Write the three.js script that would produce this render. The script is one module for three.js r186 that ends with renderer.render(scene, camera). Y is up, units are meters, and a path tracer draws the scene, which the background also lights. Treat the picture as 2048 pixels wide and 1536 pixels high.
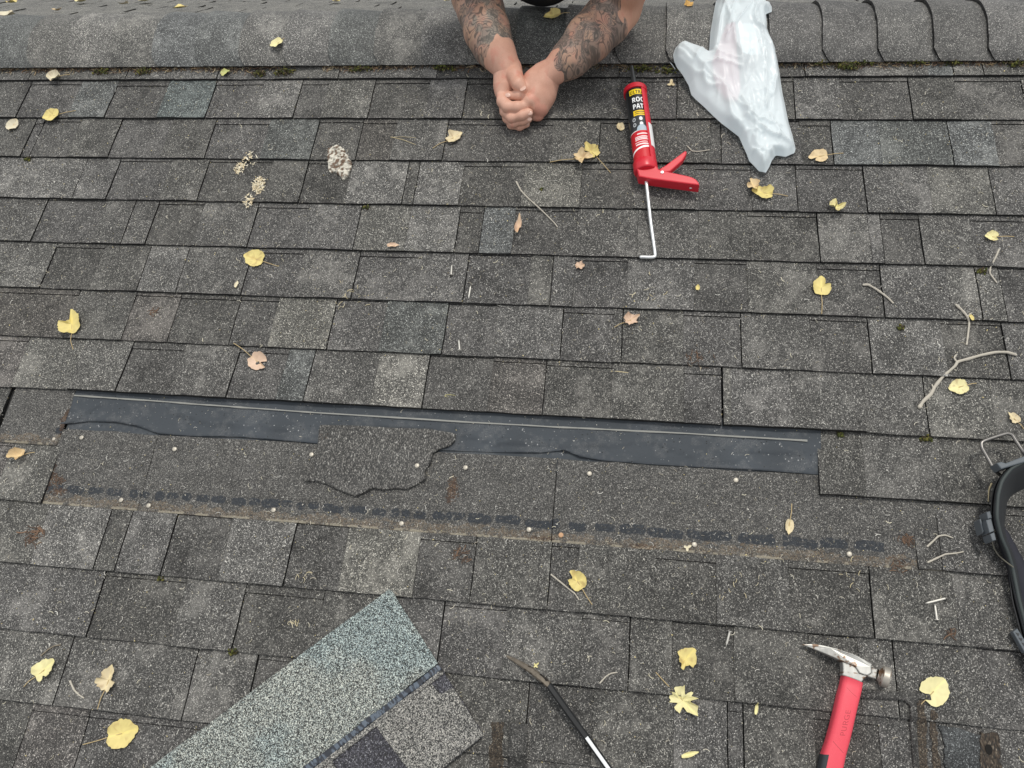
import * as THREE from 'three';
import { mergeGeometries, mergeVertices } from 'three/addons/utils/BufferGeometryUtils.js';
import { MarchingCubes } from 'three/addons/objects/MarchingCubes.js';

// ------------------------------------------------------------------ camera, sky, sun, exposure
const W = 2048, H = 1536, F = 1536;                 // the photograph's pixels, used only to read positions off it
const PITCH = 19 * Math.PI / 180, ROOF_Y = 4.6;     // roof slope, height of the origin above the ground
const CAM = { u: 0, v: -1.5139, h: 1.4661, tilt: 0.40024, yaw: 0.34865, roll: -0.27436 };
const scene = new THREE.Scene();
const SP = Math.sin(PITCH), CP = Math.cos(PITCH);
const V3 = (x, y, z) => new THREE.Vector3(x, y, z);
const dirW = (u, v, h) => V3(u, v * SP + h * CP, -v * CP + h * SP);     // roof frame (along, up the slope, off the roof) -> world
const toW = (u, v, h) => dirW(u, v, h).add(V3(0, ROOF_Y, 0));
function camAxes() {
  const ct = Math.cos(CAM.tilt), st = Math.sin(CAM.tilt), cy = Math.cos(CAM.yaw), sy = Math.sin(CAM.yaw);
  const rz = ([a, b, c]) => [a * cy - b * sy, a * sy + b * cy, c];
  const f = rz([0, st, -ct]), up = rz([0, ct, st]), r = rz([1, 0, 0]);
  const cr = Math.cos(CAM.roll), sr = Math.sin(CAM.roll);
  return { f, r: r.map((x, i) => x * cr + up[i] * sr), u: up.map((x, i) => x * cr - r[i] * sr) };
}
const AX = camAxes();
const camera = new THREE.PerspectiveCamera(2 * Math.atan(H / 2 / F) * 180 / Math.PI, W / H, 0.05, 400);
camera.position.copy(toW(CAM.u, CAM.v, CAM.h));
camera.up.copy(dirW(...AX.u));
camera.lookAt(camera.position.clone().add(dirW(...AX.f)));
camera.updateMatrixWorld();

const renderer = new THREE.WebGLRenderer({ antialias: true });
renderer.setSize(1024, 768);
renderer.toneMapping = THREE.LinearToneMapping;
renderer.toneMappingExposure = 1.2;
renderer.shadowMap.enabled = true;

// random numbers and noise
function rng(seed) { let s = seed >>> 0; return () => { s = (s + 0x6D2B79F5) | 0; let t = Math.imul(s ^ (s >>> 15), 1 | s); t = (t + Math.imul(t ^ (t >>> 7), 61 | t)) ^ t; return ((t ^ (t >>> 14)) >>> 0) / 4294967296; }; }
const hash = (x, y, z = 0) => { let n = Math.imul(x | 0, 374761393) ^ Math.imul(y | 0, 668265263) ^ Math.imul(z | 0, 1274126177); n = Math.imul(n ^ (n >>> 13), 1274126177); n ^= n >>> 16; return (n >>> 0) / 4294967296; };
function noise(x, y, z = 0, wrap = 0) {
  const xi = Math.floor(x), yi = Math.floor(y), fx = x - xi, fy = y - yi, sx = fx * fx * (3 - 2 * fx), sy = fy * fy * (3 - 2 * fy);
  const w = wrap ? (k) => ((k % wrap) + wrap) % wrap : (k) => k;
  const a = hash(w(xi), w(yi), z), b = hash(w(xi + 1), w(yi), z), c = hash(w(xi), w(yi + 1), z), d = hash(w(xi + 1), w(yi + 1), z);
  return a + (b - a) * sx + (c - a) * sy + (a - b - c + d) * sx * sy;
}
const fbm = (x, y, z = 0, o = 4) => { let s = 0, a = 0.5, t = 0; for (let i = 0; i < o; i++) { s += a * noise(x, y, z + i * 17); t += a; a *= 0.5; x *= 2.03; y *= 2.03; } return s / t; };
const clamp = (x, a = 0, b = 1) => Math.min(b, Math.max(a, x));
const smooth = (a, b, x) => { const t = clamp((x - a) / (b - a)); return t * t * (3 - 2 * t); };
const lerp = (a, b, t) => a + (b - a) * t;

// overcast sky
{
  const w = 256, h = 128, d = new Float32Array(w * h * 4);
  for (let j = 0; j < h; j++) for (let i = 0; i < w; i++) {
    const el = ((j + 0.5) / h - 0.5) * Math.PI, az = i / w * Math.PI * 2;
    const up = Math.sin(el), x = Math.cos(az) * Math.cos(el), z = Math.sin(az) * Math.cos(el);
    const cloud = 0.85 + 0.3 * fbm(x * 2.2 + 5, z * 2.2 + 9, Math.floor(3 + up), 4);
    let L = up > 0 ? (0.7 + 0.3 * up) * cloud : 0.3;
    L *= 0.82;
    const k = (j * w + i) * 4;
    d[k] = L * 0.978; d[k + 1] = L; d[k + 2] = L * 1.02; d[k + 3] = 1;
  }
  const t = new THREE.DataTexture(d, w, h, THREE.RGBAFormat, THREE.FloatType);
  t.mapping = THREE.EquirectangularReflectionMapping; t.magFilter = t.minFilter = THREE.LinearFilter;
  t.colorSpace = THREE.LinearSRGBColorSpace; t.needsUpdate = true;
  scene.background = t; scene.environment = t;
}
const sun = new THREE.DirectionalLight(0xfffaf0, 1.5);
sun.position.copy(toW(0, 0, 0).add(dirW(0.9, 2.6, 8)));
sun.target.position.copy(toW(-0.3, -0.8, 0));
sun.castShadow = true; sun.shadow.radius = 20; sun.shadow.mapSize.set(2048, 2048);
Object.assign(sun.shadow.camera, { left: -3, right: 3, top: 3, bottom: -3, near: 0.5, far: 20 });
scene.add(sun, sun.target);

// ------------------------------------------------------------------ helpers
function at(px, py, h = 0) {                        // where the line through a photograph pixel meets the plane h above the roof
  const d = [0, 1, 2].map(i => AX.f[i] * F + AX.r[i] * (px - W / 2) - AX.u[i] * (py - H / 2));
  const t = (h - CAM.h) / d[2];
  return { u: CAM.u + t * d[0], v: CAM.v + t * d[1], h };
}
function uOnRow(px, v, h = 0) { let a = -300, b = 1900; for (let i = 0; i < 40; i++) { const m = (a + b) / 2; if (at(px, m, h).v > v) a = m; else b = m; } return at(px, (a + b) / 2, h).u; }
const used = {};
const numbered = (n) => { const k = used[n] = (used[n] ?? -1) + 1; return k ? `${n}_${String(k).padStart(3, '0')}` : n; };
const QR = new THREE.Quaternion().setFromAxisAngle(V3(1, 0, 0), PITCH);
function place(o, u, v, h, yaw = 0) { o.position.copy(toW(u, v, h)); o.quaternion.copy(QR).multiply(new THREE.Quaternion().setFromAxisAngle(V3(0, 1, 0), yaw)); return o; }
function thing(name, label, category, u, v, h = 0, yaw = 0, group) {     // local axes: x along the roof, y off it, z down the slope
  const o = new THREE.Group(); o.name = numbered(name); o.userData = { label, category }; if (group) o.userData.group = group;
  place(o, u, v, h, yaw); scene.add(o); return o;
}
function struct(name, label, u = 0, v = 0, h = 0) {
  const o = new THREE.Group(); o.name = numbered(name); o.userData = { kind: 'structure', label }; place(o, u, v, h); scene.add(o); return o;
}
function part(name, geo, mat, parent, label) {
  const m = new THREE.Mesh(geo, mat); m.name = name; m.castShadow = m.receiveShadow = true; if (label) m.userData.label = label;
  parent.add(m); return m;
}
const pL = (p, o) => [p.u - o.u, p.h - (o.h || 0), -(p.v - o.v)];          // roof point -> local of a thing based at o
const std = (r, g, b, rough = 0.8, extra = {}) => new THREE.MeshStandardMaterial({ color: new THREE.Color().setRGB(r, g, b), roughness: rough, side: THREE.DoubleSide, ...extra });
function geo(pos, idx, uv, col) {
  const g = new THREE.BufferGeometry();
  g.setAttribute('position', new THREE.Float32BufferAttribute(pos, 3));
  if (uv) g.setAttribute('uv', new THREE.Float32BufferAttribute(uv, 2));
  if (col) g.setAttribute('color', new THREE.Float32BufferAttribute(col, 3));
  if (idx) g.setIndex(idx);
  g.computeVertexNormals(); return g;
}
const enc = (x) => { x = clamp(x); return Math.round(255 * (x <= 0.0031308 ? 12.92 * x : 1.055 * Math.pow(x, 1 / 2.4) - 0.055)); };
function dataTex(rgb, w, h, repeat = true) {
  const d = new Uint8Array(w * h * 4);
  for (let i = 0; i < w * h; i++) { d[i * 4] = enc(rgb[i * 3]); d[i * 4 + 1] = enc(rgb[i * 3 + 1]); d[i * 4 + 2] = enc(rgb[i * 3 + 2]); d[i * 4 + 3] = 255; }
  const t = new THREE.DataTexture(d, w, h); t.colorSpace = THREE.SRGBColorSpace; t.magFilter = THREE.LinearFilter; t.minFilter = THREE.LinearMipmapLinearFilter; t.generateMipmaps = true;
  if (repeat) t.wrapS = t.wrapT = THREE.RepeatWrapping; t.needsUpdate = true; return t;
}
// mineral granules: small stones of a few colours thrown over a dark bed, dust gathered between them, pale flecks on top
function granules(w, h, mm, seed, palette, o = {}) {
  const R = rng(seed), d = new Float32Array(w * h * 3), bed = o.bed || 0.03;
  d.fill(bed);
  const tot = palette.reduce((s, p) => s + p[3], 0), put = (x, y, c, r) => {
    const r2 = r * r, R0 = Math.ceil(r);
    for (let j = -R0; j <= R0; j++) for (let i = -R0; i <= R0; i++) if (i * i + j * j <= r2) {
      const k = ((((y + j) | 0) + h) % h * w + (((x + i) | 0) + w) % w) * 3; d[k] = c[0]; d[k + 1] = c[1]; d[k + 2] = c[2];
    }
  };
  const n = w * h * mm * mm / 1.7 * (o.cover || 1.6);
  for (let i = 0; i < n; i++) {
    let q = R() * tot, c = palette[0]; for (const p of palette) { q -= p[3]; if (q <= 0) { c = p; break; } }
    const f = 0.75 + 0.5 * R(); put(R() * w, R() * h, [c[0] * f, c[1] * f, c[2] * f], (0.45 + 0.5 * R()) * (o.size || 1) / mm);
  }
  const cells = Math.round(w * mm / 34);
  for (let j = 0; j < h; j++) for (let i = 0; i < w; i++) {
    const x = i / w * cells, y = j / w * cells;
    const b2 = Math.max(3, Math.round(cells / 3)), xs = i / w * b2, ys = j / h * b2; let a = noise(x, y, seed, cells) * 0.34 + noise(xs, ys, seed + 5, b2) * 0.26 + noise(x * 3, y * 3, seed + 1, cells * 3) * 0.24 + noise(x * 9, y * 9, seed + 2, cells * 9) * 0.16;
    const dust = smooth(0.48, 0.74, a) * (o.dust ?? 0.5) * (0.4 + 0.6 * hash(i, j, seed));
    const dk = 1 - smooth(0.45, 0.2, a) * (o.dark ?? 0.3);
    const k = (j * w + i) * 3;
    for (let c = 0; c < 3; c++) d[k + c] = lerp(d[k + c] * dk, [0.25, 0.245, 0.235][c], dust * 0.42);
  }
  const fl = Math.round((o.flecks || 0) * w * h * mm * mm / 1e6);
  for (let i = 0; i < fl; i++) {
    let x = R() * w, y = R() * h, a = R() * 6.28; const L = (1 + 4 * R() * R()) / mm, b = 0.28 + 0.35 * R(), c = [b * 1.02, b, b * 0.93], cu = (R() - 0.5) * 0.5;
    for (let s = 0; s < L; s++) { put(x, y, c, (0.3 + 0.25 * R()) / mm); x += Math.cos(a); y += Math.sin(a); a += cu; }
  }
  return d;
}
// a height-field patch over an outline given in roof coordinates; the rim is snapped to the outline
function sdPoly(pts, x, y) {
  let d = 1e9, s = 1, bx = 0, by = 0;
  for (let i = 0, j = pts.length - 1; i < pts.length; j = i++) {
    const [ax, ay] = pts[i], [cx, cy] = pts[j], ex = cx - ax, ey = cy - ay, wx = x - ax, wy = y - ay;
    const t = clamp((wx * ex + wy * ey) / (ex * ex + ey * ey + 1e-12)), qx = wx - ex * t, qy = wy - ey * t, dd = qx * qx + qy * qy;
    if (dd < d) { d = dd; bx = ax + ex * t; by = ay + ey * t; }
    if ((ay > y) !== (cy > y) && x < (cx - ax) * (y - ay) / (cy - ay) + ax) s = -s;
  }
  return { d: s * Math.sqrt(d), bx, by };               // d < 0 inside
}
function patch(pts, cell, o, hTop, hBot, uvf, colf) {   // pts [[u,v],...]; o base point; hTop(u,v,depth) ; hBot optional skirt/bottom
  const us = pts.map(p => p[0]), vs = pts.map(p => p[1]), u0 = Math.min(...us) - cell, v0 = Math.min(...vs) - cell;
  const nu = Math.ceil((Math.max(...us) - u0) / cell) + 2, nv = Math.ceil((Math.max(...vs) - v0) / cell) + 2;
  const id = new Map(), P = [], idx = [];
  const node = (i, j) => {
    const k = j * 4096 + i; if (id.has(k)) return id.get(k);
    let u = u0 + i * cell, v = v0 + j * cell; const s = sdPoly(pts, u, v); let r = -1;
    if (s.d < cell * 0.62) { let dep = Math.max(0, -s.d); if (s.d > -cell * 0.38) { u = s.bx; v = s.by; dep = 0; } r = P.length; P.push([u, v, dep]); }
    id.set(k, r); return r;
  };
  for (let j = 0; j < nv; j++) for (let i = 0; i < nu; i++) {
    const a = node(i, j), b = node(i + 1, j), c = node(i + 1, j + 1), e = node(i, j + 1), q = [a, b, c, e].filter(x => x >= 0);
    if (q.length === 4) idx.push(a, b, c, a, c, e); else if (q.length === 3) idx.push(...q);
  }
  const pos = [], uv = [], col = [];
  for (const [u, v, dep] of P) { pos.push(u - o.u, hTop(u, v, dep) - (o.h || 0), -(v - o.v)); const t = uvf ? uvf(u, v) : [u, v]; uv.push(t[0], t[1]); if (colf) col.push(...colf(u, v, dep)); }
  const n = P.length;
  const all = idx.slice();
  if (hBot) {
    for (const [u, v, dep] of P) { pos.push(u - o.u, hBot(u, v, dep) - (o.h || 0), -(v - o.v)); const t = uvf ? uvf(u, v) : [u, v]; uv.push(t[0], t[1]); if (colf) col.push(...colf(u, v, dep, true)); }
    for (let i = 0; i < idx.length; i += 3) all.push(idx[i] + n, idx[i + 2] + n, idx[i + 1] + n);
    const cnt = new Map(); for (let i = 0; i < idx.length; i += 3) for (let e = 0; e < 3; e++) { const a = idx[i + e], b = idx[i + (e + 1) % 3]; if (cnt.has(b * 1e6 + a)) cnt.delete(b * 1e6 + a); else cnt.set(a * 1e6 + b, [a, b]); }
    for (const [a, b] of cnt.values()) all.push(a, a + n, b, b, a + n, b + n);
  }
  return geo(pos, all, uv, colf ? col : null);
}
const pxPoly = (pts, h = 0) => pts.map(([x, y]) => { const p = at(x, y, h); return [p.u, p.v]; });
function slab(ptsPx, hTop, hBot, o, bevel = 0.002) {        // a solid whose upper outline was read at height hTop
  const s = new THREE.Shape(pxPoly(ptsPx, hTop).map(([u, v]) => new THREE.Vector2(u - o.u, v - o.v)));
  const g = new THREE.ExtrudeGeometry(s, { depth: Math.max(1e-4, hTop - hBot - 2 * bevel), bevelEnabled: bevel > 0, bevelSize: bevel, bevelThickness: bevel, bevelOffset: -bevel, bevelSegments: 2, curveSegments: 6 });
  g.rotateX(-Math.PI / 2); g.translate(0, hBot + bevel - (o.h || 0), 0);
  return g;
}
function tube(points, r, o, seg = 40, sides = 8, taper) {     // points: roof-frame {u,v,h}
  const c = new THREE.CatmullRomCurve3(points.map(p => V3(...pL(p, o))), false, 'catmullrom', 0.25);
  const g = new THREE.TubeGeometry(c, seg, r, sides, false);
  if (taper) { const p = g.attributes.position; for (let i = 0; i <= seg; i++) { const q = c.getPointAt(i / seg), f = taper(i / seg); for (let j = 0; j <= sides; j++) { const k = i * (sides + 1) + j; p.setXYZ(k, q.x + (p.getX(k) - q.x) * f, q.y + (p.getY(k) - q.y) * f, q.z + (p.getZ(k) - q.z) * f); } } g.computeVertexNormals(); }
  const ends = [];
  for (const e of [0, 1]) { const q = c.getPointAt(e), s = new THREE.SphereGeometry(r * (taper ? taper(e) : 1), sides, 6); s.translate(q.x, q.y, q.z); ends.push(s); }
  return mergeGeometries([g, ...ends]);
}

// ------------------------------------------------------------------ surfaces
const greyStones = [[0.02, 0.02, 0.02, 29], [0.05, 0.0495, 0.0485, 31], [0.088, 0.0875, 0.085, 23], [0.16, 0.159, 0.153, 12], [0.32, 0.317, 0.305, 5.5]];
const mapA = dataTex(granules(1536, 1536, 0.55, 11, greyStones, { flecks: 12000, dust: 0.7, dark: 0.3, size: 0.88 }), 1536, 1536);
const mapB = dataTex(granules(1536, 1536, 0.55, 23, greyStones, { flecks: 6000, dust: 0.42, dark: 0.4, size: 0.88 }), 1536, 1536);
const TEXM = 1536 * 0.00055;
const tileMats = {};
const TINT = { n: [1.54, 1.51, 1.465], d: [1.33, 1.3, 1.265], l: [1.9, 1.865, 1.79], w: [2.2, 2.15, 2.02], b: [1.55, 1.62, 1.62], B: [1.46, 1.66, 1.67], r: [1.47, 1.39, 1.33] };
function tileMat(type, R) {
  const s = Math.floor(R() * 3), m = (type === 'd' ? R() < 0.8 : R() < 0.3) ? mapB : mapA, key = type + s + (m === mapA);
  return tileMats[key] ??= new THREE.MeshStandardMaterial({ map: m, color: new THREE.Color().setRGB(...TINT[type].map((x, i) => x * (0.94 + 0.06 * s) * (i === 2 ? 1 + (s - 1) * 0.015 : 1))), roughness: 0.95, vertexColors: true, side: THREE.DoubleSide });
}
const E_ = 0.125;                                         // exposure of one course
const HP = (t) => 0.0115 - 0.0075 * t, HR = (t) => 0.0098 - 0.0077 * t;   // proud and recessed faces of a course
const tilesByRow = {};
function tileGeo(u0, u1, k, rec, R, o = {}) {
  const v0 = -k * E_, t1 = o.t1 ?? 1.1, nx = Math.max(2, Math.round((u1 - u0) / 0.03)), lift = o.lift || 0;
  const tc = rec ? (o.tc ?? (R() < 0.75 ? 0.86 + 0.08 * R() : 0.985)) : 0, base = rec ? HR : HP;
  const ts = rec ? [0, 0.012, 0.3, 0.6, tc - 0.004] : [0, 0.012, 0.3, 0.62, t1];
  const pos = [], uv = [], col = [], idx = [], ou = R() * 7, ov = R() * 7, ph = R() * 50;
  const wob = (u, t, z) => (noise(u * 22, t * 4, z) - 0.5);
  const add = (u, t, h, c) => { pos.push(u, h, -(v0 + t * E_)); uv.push((u + ou) / TEXM, (v0 + t * E_ + h + ov) / TEXM); col.push(c, c, c); return pos.length / 3 - 1; };
  const hh = (u, t, f) => f(t) + wob(u + ph, t, 3) * 0.0016 + lift * (1 - Math.min(1, t)) * (0.75 + 0.5 * noise(u * 7, k, 9)) - (t < 0.006 ? 0.0009 : 0);
  const edgeT = (u) => (noise(u * 90, k, 5) - 0.5) * 0.012 + (noise(u * 17, k, 6) - 0.5) * 0.01;
  const side = (u, t, s) => u + s * 0 + (noise(t * 9 + u * 31, k, 8) - 0.5) * 0.0016;
  const grid = (tl, f) => {
    const st = pos.length / 3;
    for (const t of tl) for (let i = 0; i <= nx; i++) { let u = lerp(u0, u1, i / nx); if (i === 0 || i === nx) u = side(u, t, i ? 1 : -1); const tt = t < 0.02 ? t + edgeT(u) : t; add(u, tt, hh(u, t, f), 1); }
    for (let j = 0; j < tl.length - 1; j++) for (let i = 0; i < nx; i++) { const a = st + j * (nx + 1) + i, b = a + nx + 1; idx.push(a, a + 1, b, a + 1, b + 1, b); }
  };
  grid(ts, base);
  if (rec) { grid([tc + 0.004, t1], HP); }
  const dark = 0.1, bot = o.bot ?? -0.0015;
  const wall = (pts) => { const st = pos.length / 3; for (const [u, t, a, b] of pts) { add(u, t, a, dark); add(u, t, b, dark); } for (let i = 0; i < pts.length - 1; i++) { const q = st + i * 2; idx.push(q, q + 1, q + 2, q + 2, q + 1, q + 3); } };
  const us = []; for (let i = 0; i <= nx; i++) us.push(lerp(u0, u1, i / nx));
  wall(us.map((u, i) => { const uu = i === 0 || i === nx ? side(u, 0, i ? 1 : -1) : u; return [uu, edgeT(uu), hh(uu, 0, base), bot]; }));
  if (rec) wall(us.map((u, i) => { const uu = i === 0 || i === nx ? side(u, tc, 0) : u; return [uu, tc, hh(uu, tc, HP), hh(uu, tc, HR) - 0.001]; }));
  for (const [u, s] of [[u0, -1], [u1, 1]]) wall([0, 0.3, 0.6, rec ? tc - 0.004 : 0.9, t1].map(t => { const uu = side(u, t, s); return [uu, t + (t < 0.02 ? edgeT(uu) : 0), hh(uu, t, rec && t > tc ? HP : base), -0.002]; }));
  return geo(pos, idx, uv, col);
}
const ROWS = {
  1: '77n| 268n| 448n| 560d 687n| 880n 1000d 1240n| 1420d 1606d| 1848n 1898b| 1957l| 2110n',
  2: '52n| 154d 227b| 330d 425B| 521d 598l| 653d 745l| 856d 931n| 1100d 1240n 1353d| 1480n 1587d| 1680n 1818d| 1912n 2046d| 2150n',
  3: '62n| 79d| 152d 234n| 337d 424n| 533d 632b| 721d| 789r 892n| 1104d 1199n| 1310d 1420n 1441d| 1600d 1662d| 1758b 1898b| 1987b 2130d',
  4: '164l| 231n| 335d 410n| 538d 610n| 700d 813l| 835n| 924l 1047d 1162w 1268d 1390n 1502d 1592n| 1728d| 1857n 1981l| 2150n',
  5: '83n| 202d 261n| 308n| 400d 509n| 612d 717n| 817l 916l| 964d| 1028b 1153d 1275n 1396n 1496n 1635d| 1737n 1762n| 1840d| 1943n 2140d',
  6: '102l| 200d 292n| 369l| 497n| 600d 714n| 840d 933n| 1060d 1104n| 1148n 1254d 1388n 1494d 1635n 1762d| 1895n 1954l| 2002l| 2150d',
  7: '148r| 262n 352r| 473d| 550d 666w| 768d 892b| 993d 1124n| 1226d 1244n| 1365n 1481d| 1620n 1737d| 1885l 2008d| 2150n',
  8: '46r| 160l 256l| 362d 472n| 570d 623b| 753n 854w| 982d 1090r| 1223d 1367n 1443d# 1460l 1580n 1724n 1849n| 1983l 2150n',
  11: '85l 210l| 252n| 342n| 455d 583l| 690d 835w 948d| 1078n 1100n| 1155d 1310n 1432d 1578n 1741d| 1908n 2150n',
  12: '198n| 362d 482n| 640d 760n 883n| 1009d 1161n 1258d| 1343n 1467d 1618n 1717d 1789n| 1960n 2150d',
  13: '133l| 385n| 505n| 700d 870n 1054n| 1185d 1346n 1454n| 1486d| 1628n 1760d 1900n 2150n',
  14: '50n 165r| 400d 620n 800d 975n| 1175d 1330n 1500n| 1660d 1800n 2000n',
};
const roof = struct('roof', 'weathered dark grey laminated shingle roof slope with a stripped strip across it');
const RT = rng(77);
const outer = [];                                          // courses outside the frame, joined
function course(k, str, startPx, opt = {}) {
  const vm = -(k - 0.5) * E_ ;
  let ua = opt.u0 ?? uOnRow(startPx, vm);
  const list = tilesByRow[k] ??= [];
  for (const tok of str.split(' ')) {
    const m = /^(\d+)([a-zA-Z])([|#]?)$/.exec(tok), ub = uOnRow(+m[1], vm), type = m[2], rec = type === 'd' || type === 'r';
    const gapL = opt.prevGap === '#' ? 0.0022 : opt.prevGap ? 0.0011 : 0.0002, gapR = m[3] === '#' ? 0.0022 : m[3] ? 0.0011 : 0.0002; opt.prevGap = m[3];
    const o = { ...opt }; if (opt.lift > 0.004 && !(ua > -1.22 && ub < 0.5)) o.lift = 0.001;
    part('shingle', tileGeo(ua + gapL, ub - gapR, k, rec, RT, o), tileMat(type, RT), roof);
    list.push([ua, ub, rec]); ua = ub;
  }
  return ua;
}
for (const k in ROWS) {
  const open11 = +k === 11, open8 = +k === 8;
  course(+k, ROWS[k], -110, open11 ? { t1: 1.0 } : open8 ? { lift: 0.008, bot: 0.0085 } : {});
}
course(9, '8n|', -130);
course(9, '1724n 1880n 2130n', 1634, { lift: 0.003 });
course(10, '12r 108l|', -110);
course(10, '1874d 2000n 2130d', 1827);
// the rest of the slope, outside the picture
for (let k = 1; k <= 19; k++) {
  const row = tilesByRow[k] || [];
  let lo = row.length ? Math.min(...row.map(r => r[0])) : 1.6, hi = row.length ? Math.max(...row.map(r => r[1])) : 1.6;
  for (let u = -2.7; u < lo - 0.02;) { const n = Math.min(lo, u + 0.1 + 0.14 * RT()); outer.push(tileGeo(u, n, k, RT() < 0.45, RT)); u = n; }
  for (let u = hi; u < 1.7;) { const n = u + 0.1 + 0.14 * RT(); outer.push(tileGeo(u, n, k, RT() < 0.45, RT)); u = n; }
}
part('shingle', mergeGeometries(outer), tileMat('n', RT), roof).userData.kind = 'stuff';
part('roof_deck', new THREE.BoxGeometry(4.6, 0.02, 2.46).translate(-0.5, -0.0135, 1.18), std(0.02, 0.02, 0.02, 0.95), roof);
function surf(u, v) {                                      // height of the shingles at a point
  const k = Math.ceil(-v / E_), t = (v + k * E_) / E_; if (k < 1) return 0.004;
  for (const [a, b, rec] of tilesByRow[k] || []) if (u >= a && u < b) return rec ? (t < 0.88 ? HR(t) : HP(t)) : HP(t);
  return 0.0045;
}
// upper halves of shingles that the missing courses used to cover
const L = (k) => -k * E_;
const stripW = 2048, stripH = 208, stripU0 = -1.45, stripMM = 0.95;
const stripRGB = granules(stripW, stripH, stripMM, 51, [[0.034, 0.033, 0.032, 28], [0.085, 0.082, 0.077, 30], [0.15, 0.145, 0.135, 24], [0.27, 0.26, 0.24, 14], [0.44, 0.42, 0.39, 7]], { flecks: 5000, dust: 0.2, dark: 0.2, cover: 1.8, bed: 0.04 });
{
  const R = rng(5), blobs = [];
  for (let u = -1.19; u < 0.56;) { const big = u > -0.3, len = big ? 0.03 + 0.05 * R() : 0.012 + 0.03 * R(); blobs.push([u, u + len, 0.033 + (R() - 0.5) * 0.003, big ? 0.0085 : 0.006 + 0.003 * R()]); u += len + (big ? 0.012 : 0.01) * (0.4 + R()); }
  const stains = [[905, 980, 0.013, 0.03, 0.8], [100, 955, 0.014, 0.03, 0.9], [120, 985, 0.02, 0.008, 0.8], [1822, 1060, 0.008, 0.03, 0.9], [1815, 1120, 0.025, 0.012, 0.9], [1080, 1078, 0.03, 0.005, 0.6], [1290, 1095, 0.03, 0.006, 0.6], [640, 900, 0.02, 0.004, 0.2]].map(([x, y, a, b, s]) => { const p = at(x, y); return [p.u, p.v - L(10), a, b, s]; });
  for (let j = 0; j < stripH; j++) for (let i = 0; i < stripW; i++) {
    const u = stripU0 + i * stripMM / 1000, s = j * stripMM / 1000 - 0.005, k = (j * stripW + i) * 3, g = hash(i, j, 4);
    const mix = (c, a) => { for (let q = 0; q < 3; q++) stripRGB[k + q] = lerp(stripRGB[k + q], c[q] * (0.6 + 0.8 * g), a); };
    const n = fbm(u * 60, s * 90, 3, 3), n2 = fbm(u * 240, s * 300, 8, 2);
    for (const [a, b, c, r] of blobs) if (u > a - 0.006 && u < b + 0.006) { const x = Math.max(0, a + r * 0.9 - u, u - b + r * 0.9), y = s - c - 0.004 * (noise(u * 30, 3, 8) - 0.5), dd = Math.sqrt(x * x + y * y) - r * (0.45 + 1.1 * n); if (dd < 0 && g < 1.3 * smooth(0.2, 0.5, n2) + 0.12) mix([0.024, 0.029, 0.037], 0.86); }
    const edge = 0.017 + 0.026 * (n - 0.5);
    if (s < edge && n2 > 0.3 && g > 0.25) mix(n2 > 0.6 ? [0.16, 0.14, 0.11] : [0.16, 0.115, 0.072], 0.38 * smooth(0.1, 0.5, n) + 0.2 * g);
    if (s < 0.0028 + 0.003 * (n2 - 0.5) && n > 0.42) mix([0.3, 0.27, 0.21], 0.75);
    for (const [cu, cs, a, b, q] of stains) { const e = ((u - cu) / a) ** 2 + ((s - cs) / b) ** 2 + (n2 - 0.5) * 2.4; if (e < 0.75 && g < q) mix(n2 > 0.5 ? [0.12, 0.07, 0.04] : [0.05, 0.028, 0.018], 0.85); }
  }
}
const stripMat = new THREE.MeshStandardMaterial({ map: dataTex(stripRGB, stripW, stripH), roughness: 0.95, side: THREE.DoubleSide });
const stripUV = (k) => (u, v) => [(u - stripU0) / (stripW * stripMM / 1000), (v - L(k) + 0.005) / (stripH * stripMM / 1000)];
{
  const O = { u: 0, v: 0 }, uL = at(122, 890).u, uR = uOnRow(1829, L(10) + 0.03);
  const j1 = uOnRow(298, -1.17), j2 = uOnRow(1109, -1.17);
  const rag = (u) => (noise(u * 40, 1, 2) - 0.5) * 0.004;
  for (const [a, b, i] of [[uL - 0.06, j1 - 0.0009, 0], [j1 + 0.0009, j2 - 0.0009, 1], [j2 + 0.0009, uR + 0.05, 2]]) {
    const pts = [[a, L(10) - 0.001], [b, L(10) - 0.001]]; for (let q = 12; q >= 0; q--) { const u = lerp(a, b, q / 12); pts.push([u, -1.0875 + rag(u)]); }
    part('shingle', patch(pts, 0.012, O, (u, v) => 0.0043 + (noise(u * 14, v * 14, i) - 0.5) * 0.0012, (u, v) => 0.001, stripUV(10)), stripMat, roof, 'upper half of a shingle laid bare, with dark sealant dabs');
  }
  const a = uOnRow(14, L(9) + 0.06), b = at(128, 860).u;
  const ptsL = [[a, L(9) - 0.001], [b, L(9) - 0.001], [b + 0.004, L(8) + 0.03], [a + 0.004, L(8) + 0.03]];
  part('shingle', patch(ptsL, 0.012, O, (u, v) => lerp(0.0085, 0.0055, clamp((v - L(9)) / E_)) + (noise(u * 14, v * 14, 9) - 0.5) * 0.001, () => 0.001, stripUV(9)), stripMat, roof, 'bare upper half of a shingle at the left end of the stripped strip');
}
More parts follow.
